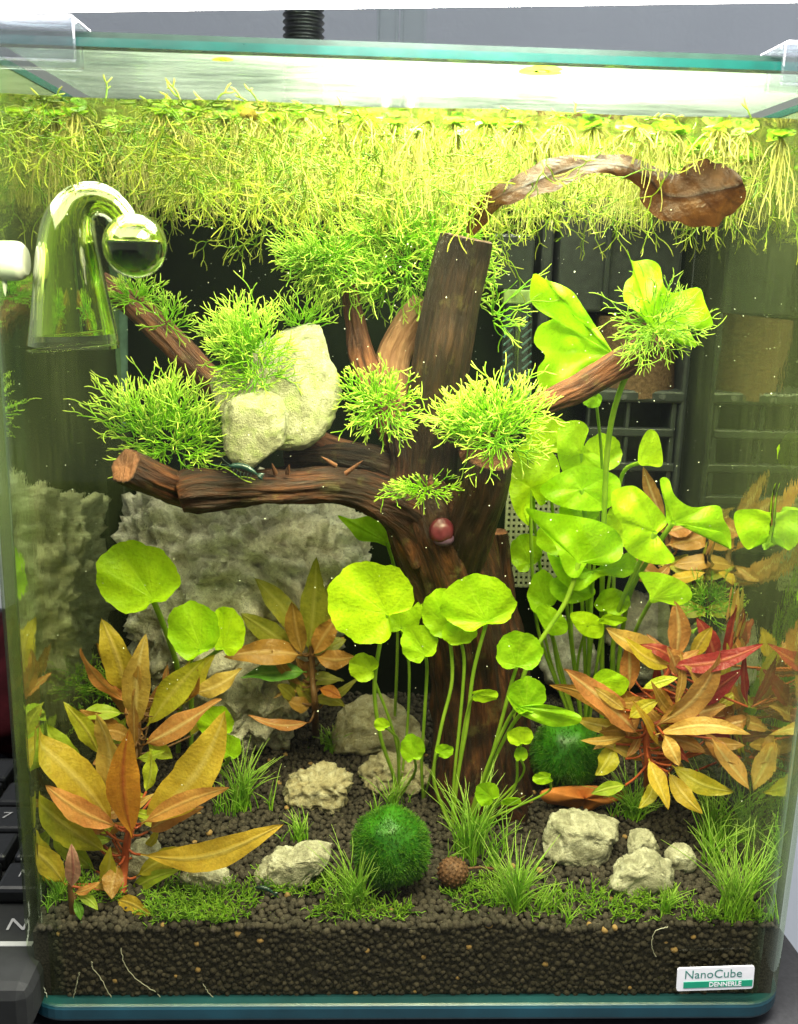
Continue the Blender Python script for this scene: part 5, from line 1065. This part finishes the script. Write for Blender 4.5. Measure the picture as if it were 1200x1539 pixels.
# long thin roots trailing from the mat
n = 900; k = 9; t = np.linspace(0, 1, k); x = g.uniform(-.118, .118, n); y = .006+.15*g.random(n); ok = ~((x > .0) & (y < .036) & (g.random(n) < .95)) & ~((x < -.068) & (y < .04)); x, y = x[ok], y[ok]; n = len(x); L = g.uniform(.010, .027, n); P = np.stack([x, y, np.full(n, WATER-.001)], 1)[:, None]+np.array([0, 0, -1])*(L[:, None]*t)[..., None]+g.normal(0, .0018, (n, 1, 3))*(np.sin(t*g.uniform(3, 8, (n, 1))))[..., None]*np.array([1, 1, .3]); V, Q = tubes(P, np.full((n, k), .00012), 3); b = MB(); b.add(clip_in(V), Q, tip=np.repeat(np.tile(t, n), 3))
tag(b.build('trailing_roots', M['roots']), 'pale thread roots trailing below the floating plants', 'roots', kind='stuff')
# specks drifting in the water, white roots against the front pane
n = 750; P = np.stack([g.uniform(-.118, .118, n), g.uniform(.006, .16, n), .05+.21*g.random(n)**.7], 1); V, F, t_ = granules(P, g.uniform(.00007, .00021, n)*(1+.9*(g.random(n) < .05)), 1, np.zeros(n)); b = MB(); b.add(V, F)
tag(b.build('drifting_specks', M['speck']), 'tiny pale specks drifting in the water', 'specks', kind='stuff')
rl = [([(182, 1425), (188, 1450), (205, 1472), (232, 1490), (250, 1510)], 'branched white root in the soil, longest of those at the front pane'), ([(138, 1445), (140, 1455), (158, 1480), (172, 1511)], 'white root in the soil bent at its top, left of the longest root'), ([(120, 1462), (116, 1480), (110, 1500)], 'short straight white root in the soil near the left end'), ([(57, 1462), (66, 1485), (74, 1508)], 'leftmost white root in the soil by the corner'), ([(305, 1478), (318, 1496), (338, 1510)], 'thin white root in the soil right of the longest root'), ([(1004, 1393), (985, 1400), (980, 1420), (986, 1438)], 'curled pale root near the top of the soil above the sticker')]
for pts, lb_ in rl:
    P = spline([at(x, y, T+.0003) for x, y in pts], 24); P[:, :] += g.normal(0, .00012, P.shape); P[:, 1] = np.clip(P[:, 1], T+.0002, T+.0006); V, Q = tubes(P[None], np.full((1, 24), .00014), 5); b = MB(); b.add(V, Q); tag(b.build('white_root', M['whiteroot'], base=tuple(P[-1])), lb_, 'root', 'white roots in the soil')

# ------------------------------------------------------------------ keyboard and cloth left of the tank
kz = .020
def atz2(px, py, z): return at_z(px, py, z)
K = [atz2(px, py, kz) for px, py in ((2, 1490), (42, 1488), (8, 1075))]
kb = thing('keyboard', (K[1][0]-.1, K[1][1]+.05, dz), 'black keyboard lying beside the left of the tank', 'keyboard')
kx1 = K[1][0]; ky0 = K[1][1]; b = MB(); b.box((kx1-.11, ky0+.075, kz-.009), (.22, .15, .018)); b.build('case', M['keyboardbody'], kb, smooth=False, bevel=.004)
b = MB(); b.box((kx1-.11, ky0+.075, dz+.005), (.21, .14, .010)); b.build('base', M['key'], kb, smooth=False, bevel=.002)
for r_ in range(5):
    for c_ in range(4):
        x = kx1-.016-c_*.019; y = ky0+.050+r_*.019
        b = MB(); b.box((x, y, kz+.0035), (.0165, .0165, .006)); ko = b.build('key', M['key'], kb, smooth=False, bevel=.0015)
        if c_ < 2 and r_ < 3:
            text([['N', '0'], ['B', '8'], ['J', '7']][r_][c_], -.0022, -.0015, .0034, .0042, M['keyprint'], ko, .0067, 'key_print', 0, np.array([x, y, kz]), np.array([1., 0, 0]), np.array([0, 1., 0]), np.array([0, 0, 1.]))
text('N', 0, 0, .006, .006, M['keyprint'], kb, .0004, 'key_print', 0, np.array([kx1-.016, ky0+.028, kz]), np.array([1., 0, 0]), np.array([0, 1., 0]), np.array([0, 0, 1.]))
b = MB(); b.box((kx1-.022, ky0+.021, kz+.0003), (.034, .0022, .0004)); b.build('white_line', M['keyprint'], kb, smooth=False)
V0, F0 = ICO[4]; cp = np.array([kx1-.05, ky0+.23, dz+.03]); W = np.array([v*(1+.35*mn.noise(Vector(v*2.2)))*np.array([.075, .06, .034]) for v in V0]); W[:, 2] = np.maximum(W[:, 2], -.029); b = MB(); b.add(cp+W, F0); tag(b.build('cloth', M['cloth'], base=(cp[0], cp[1], dz)), 'crumpled dark red cloth behind the keyboard', 'cloth')
for o in bpy.data.objects:
    if '_b' in o: del o['_b']
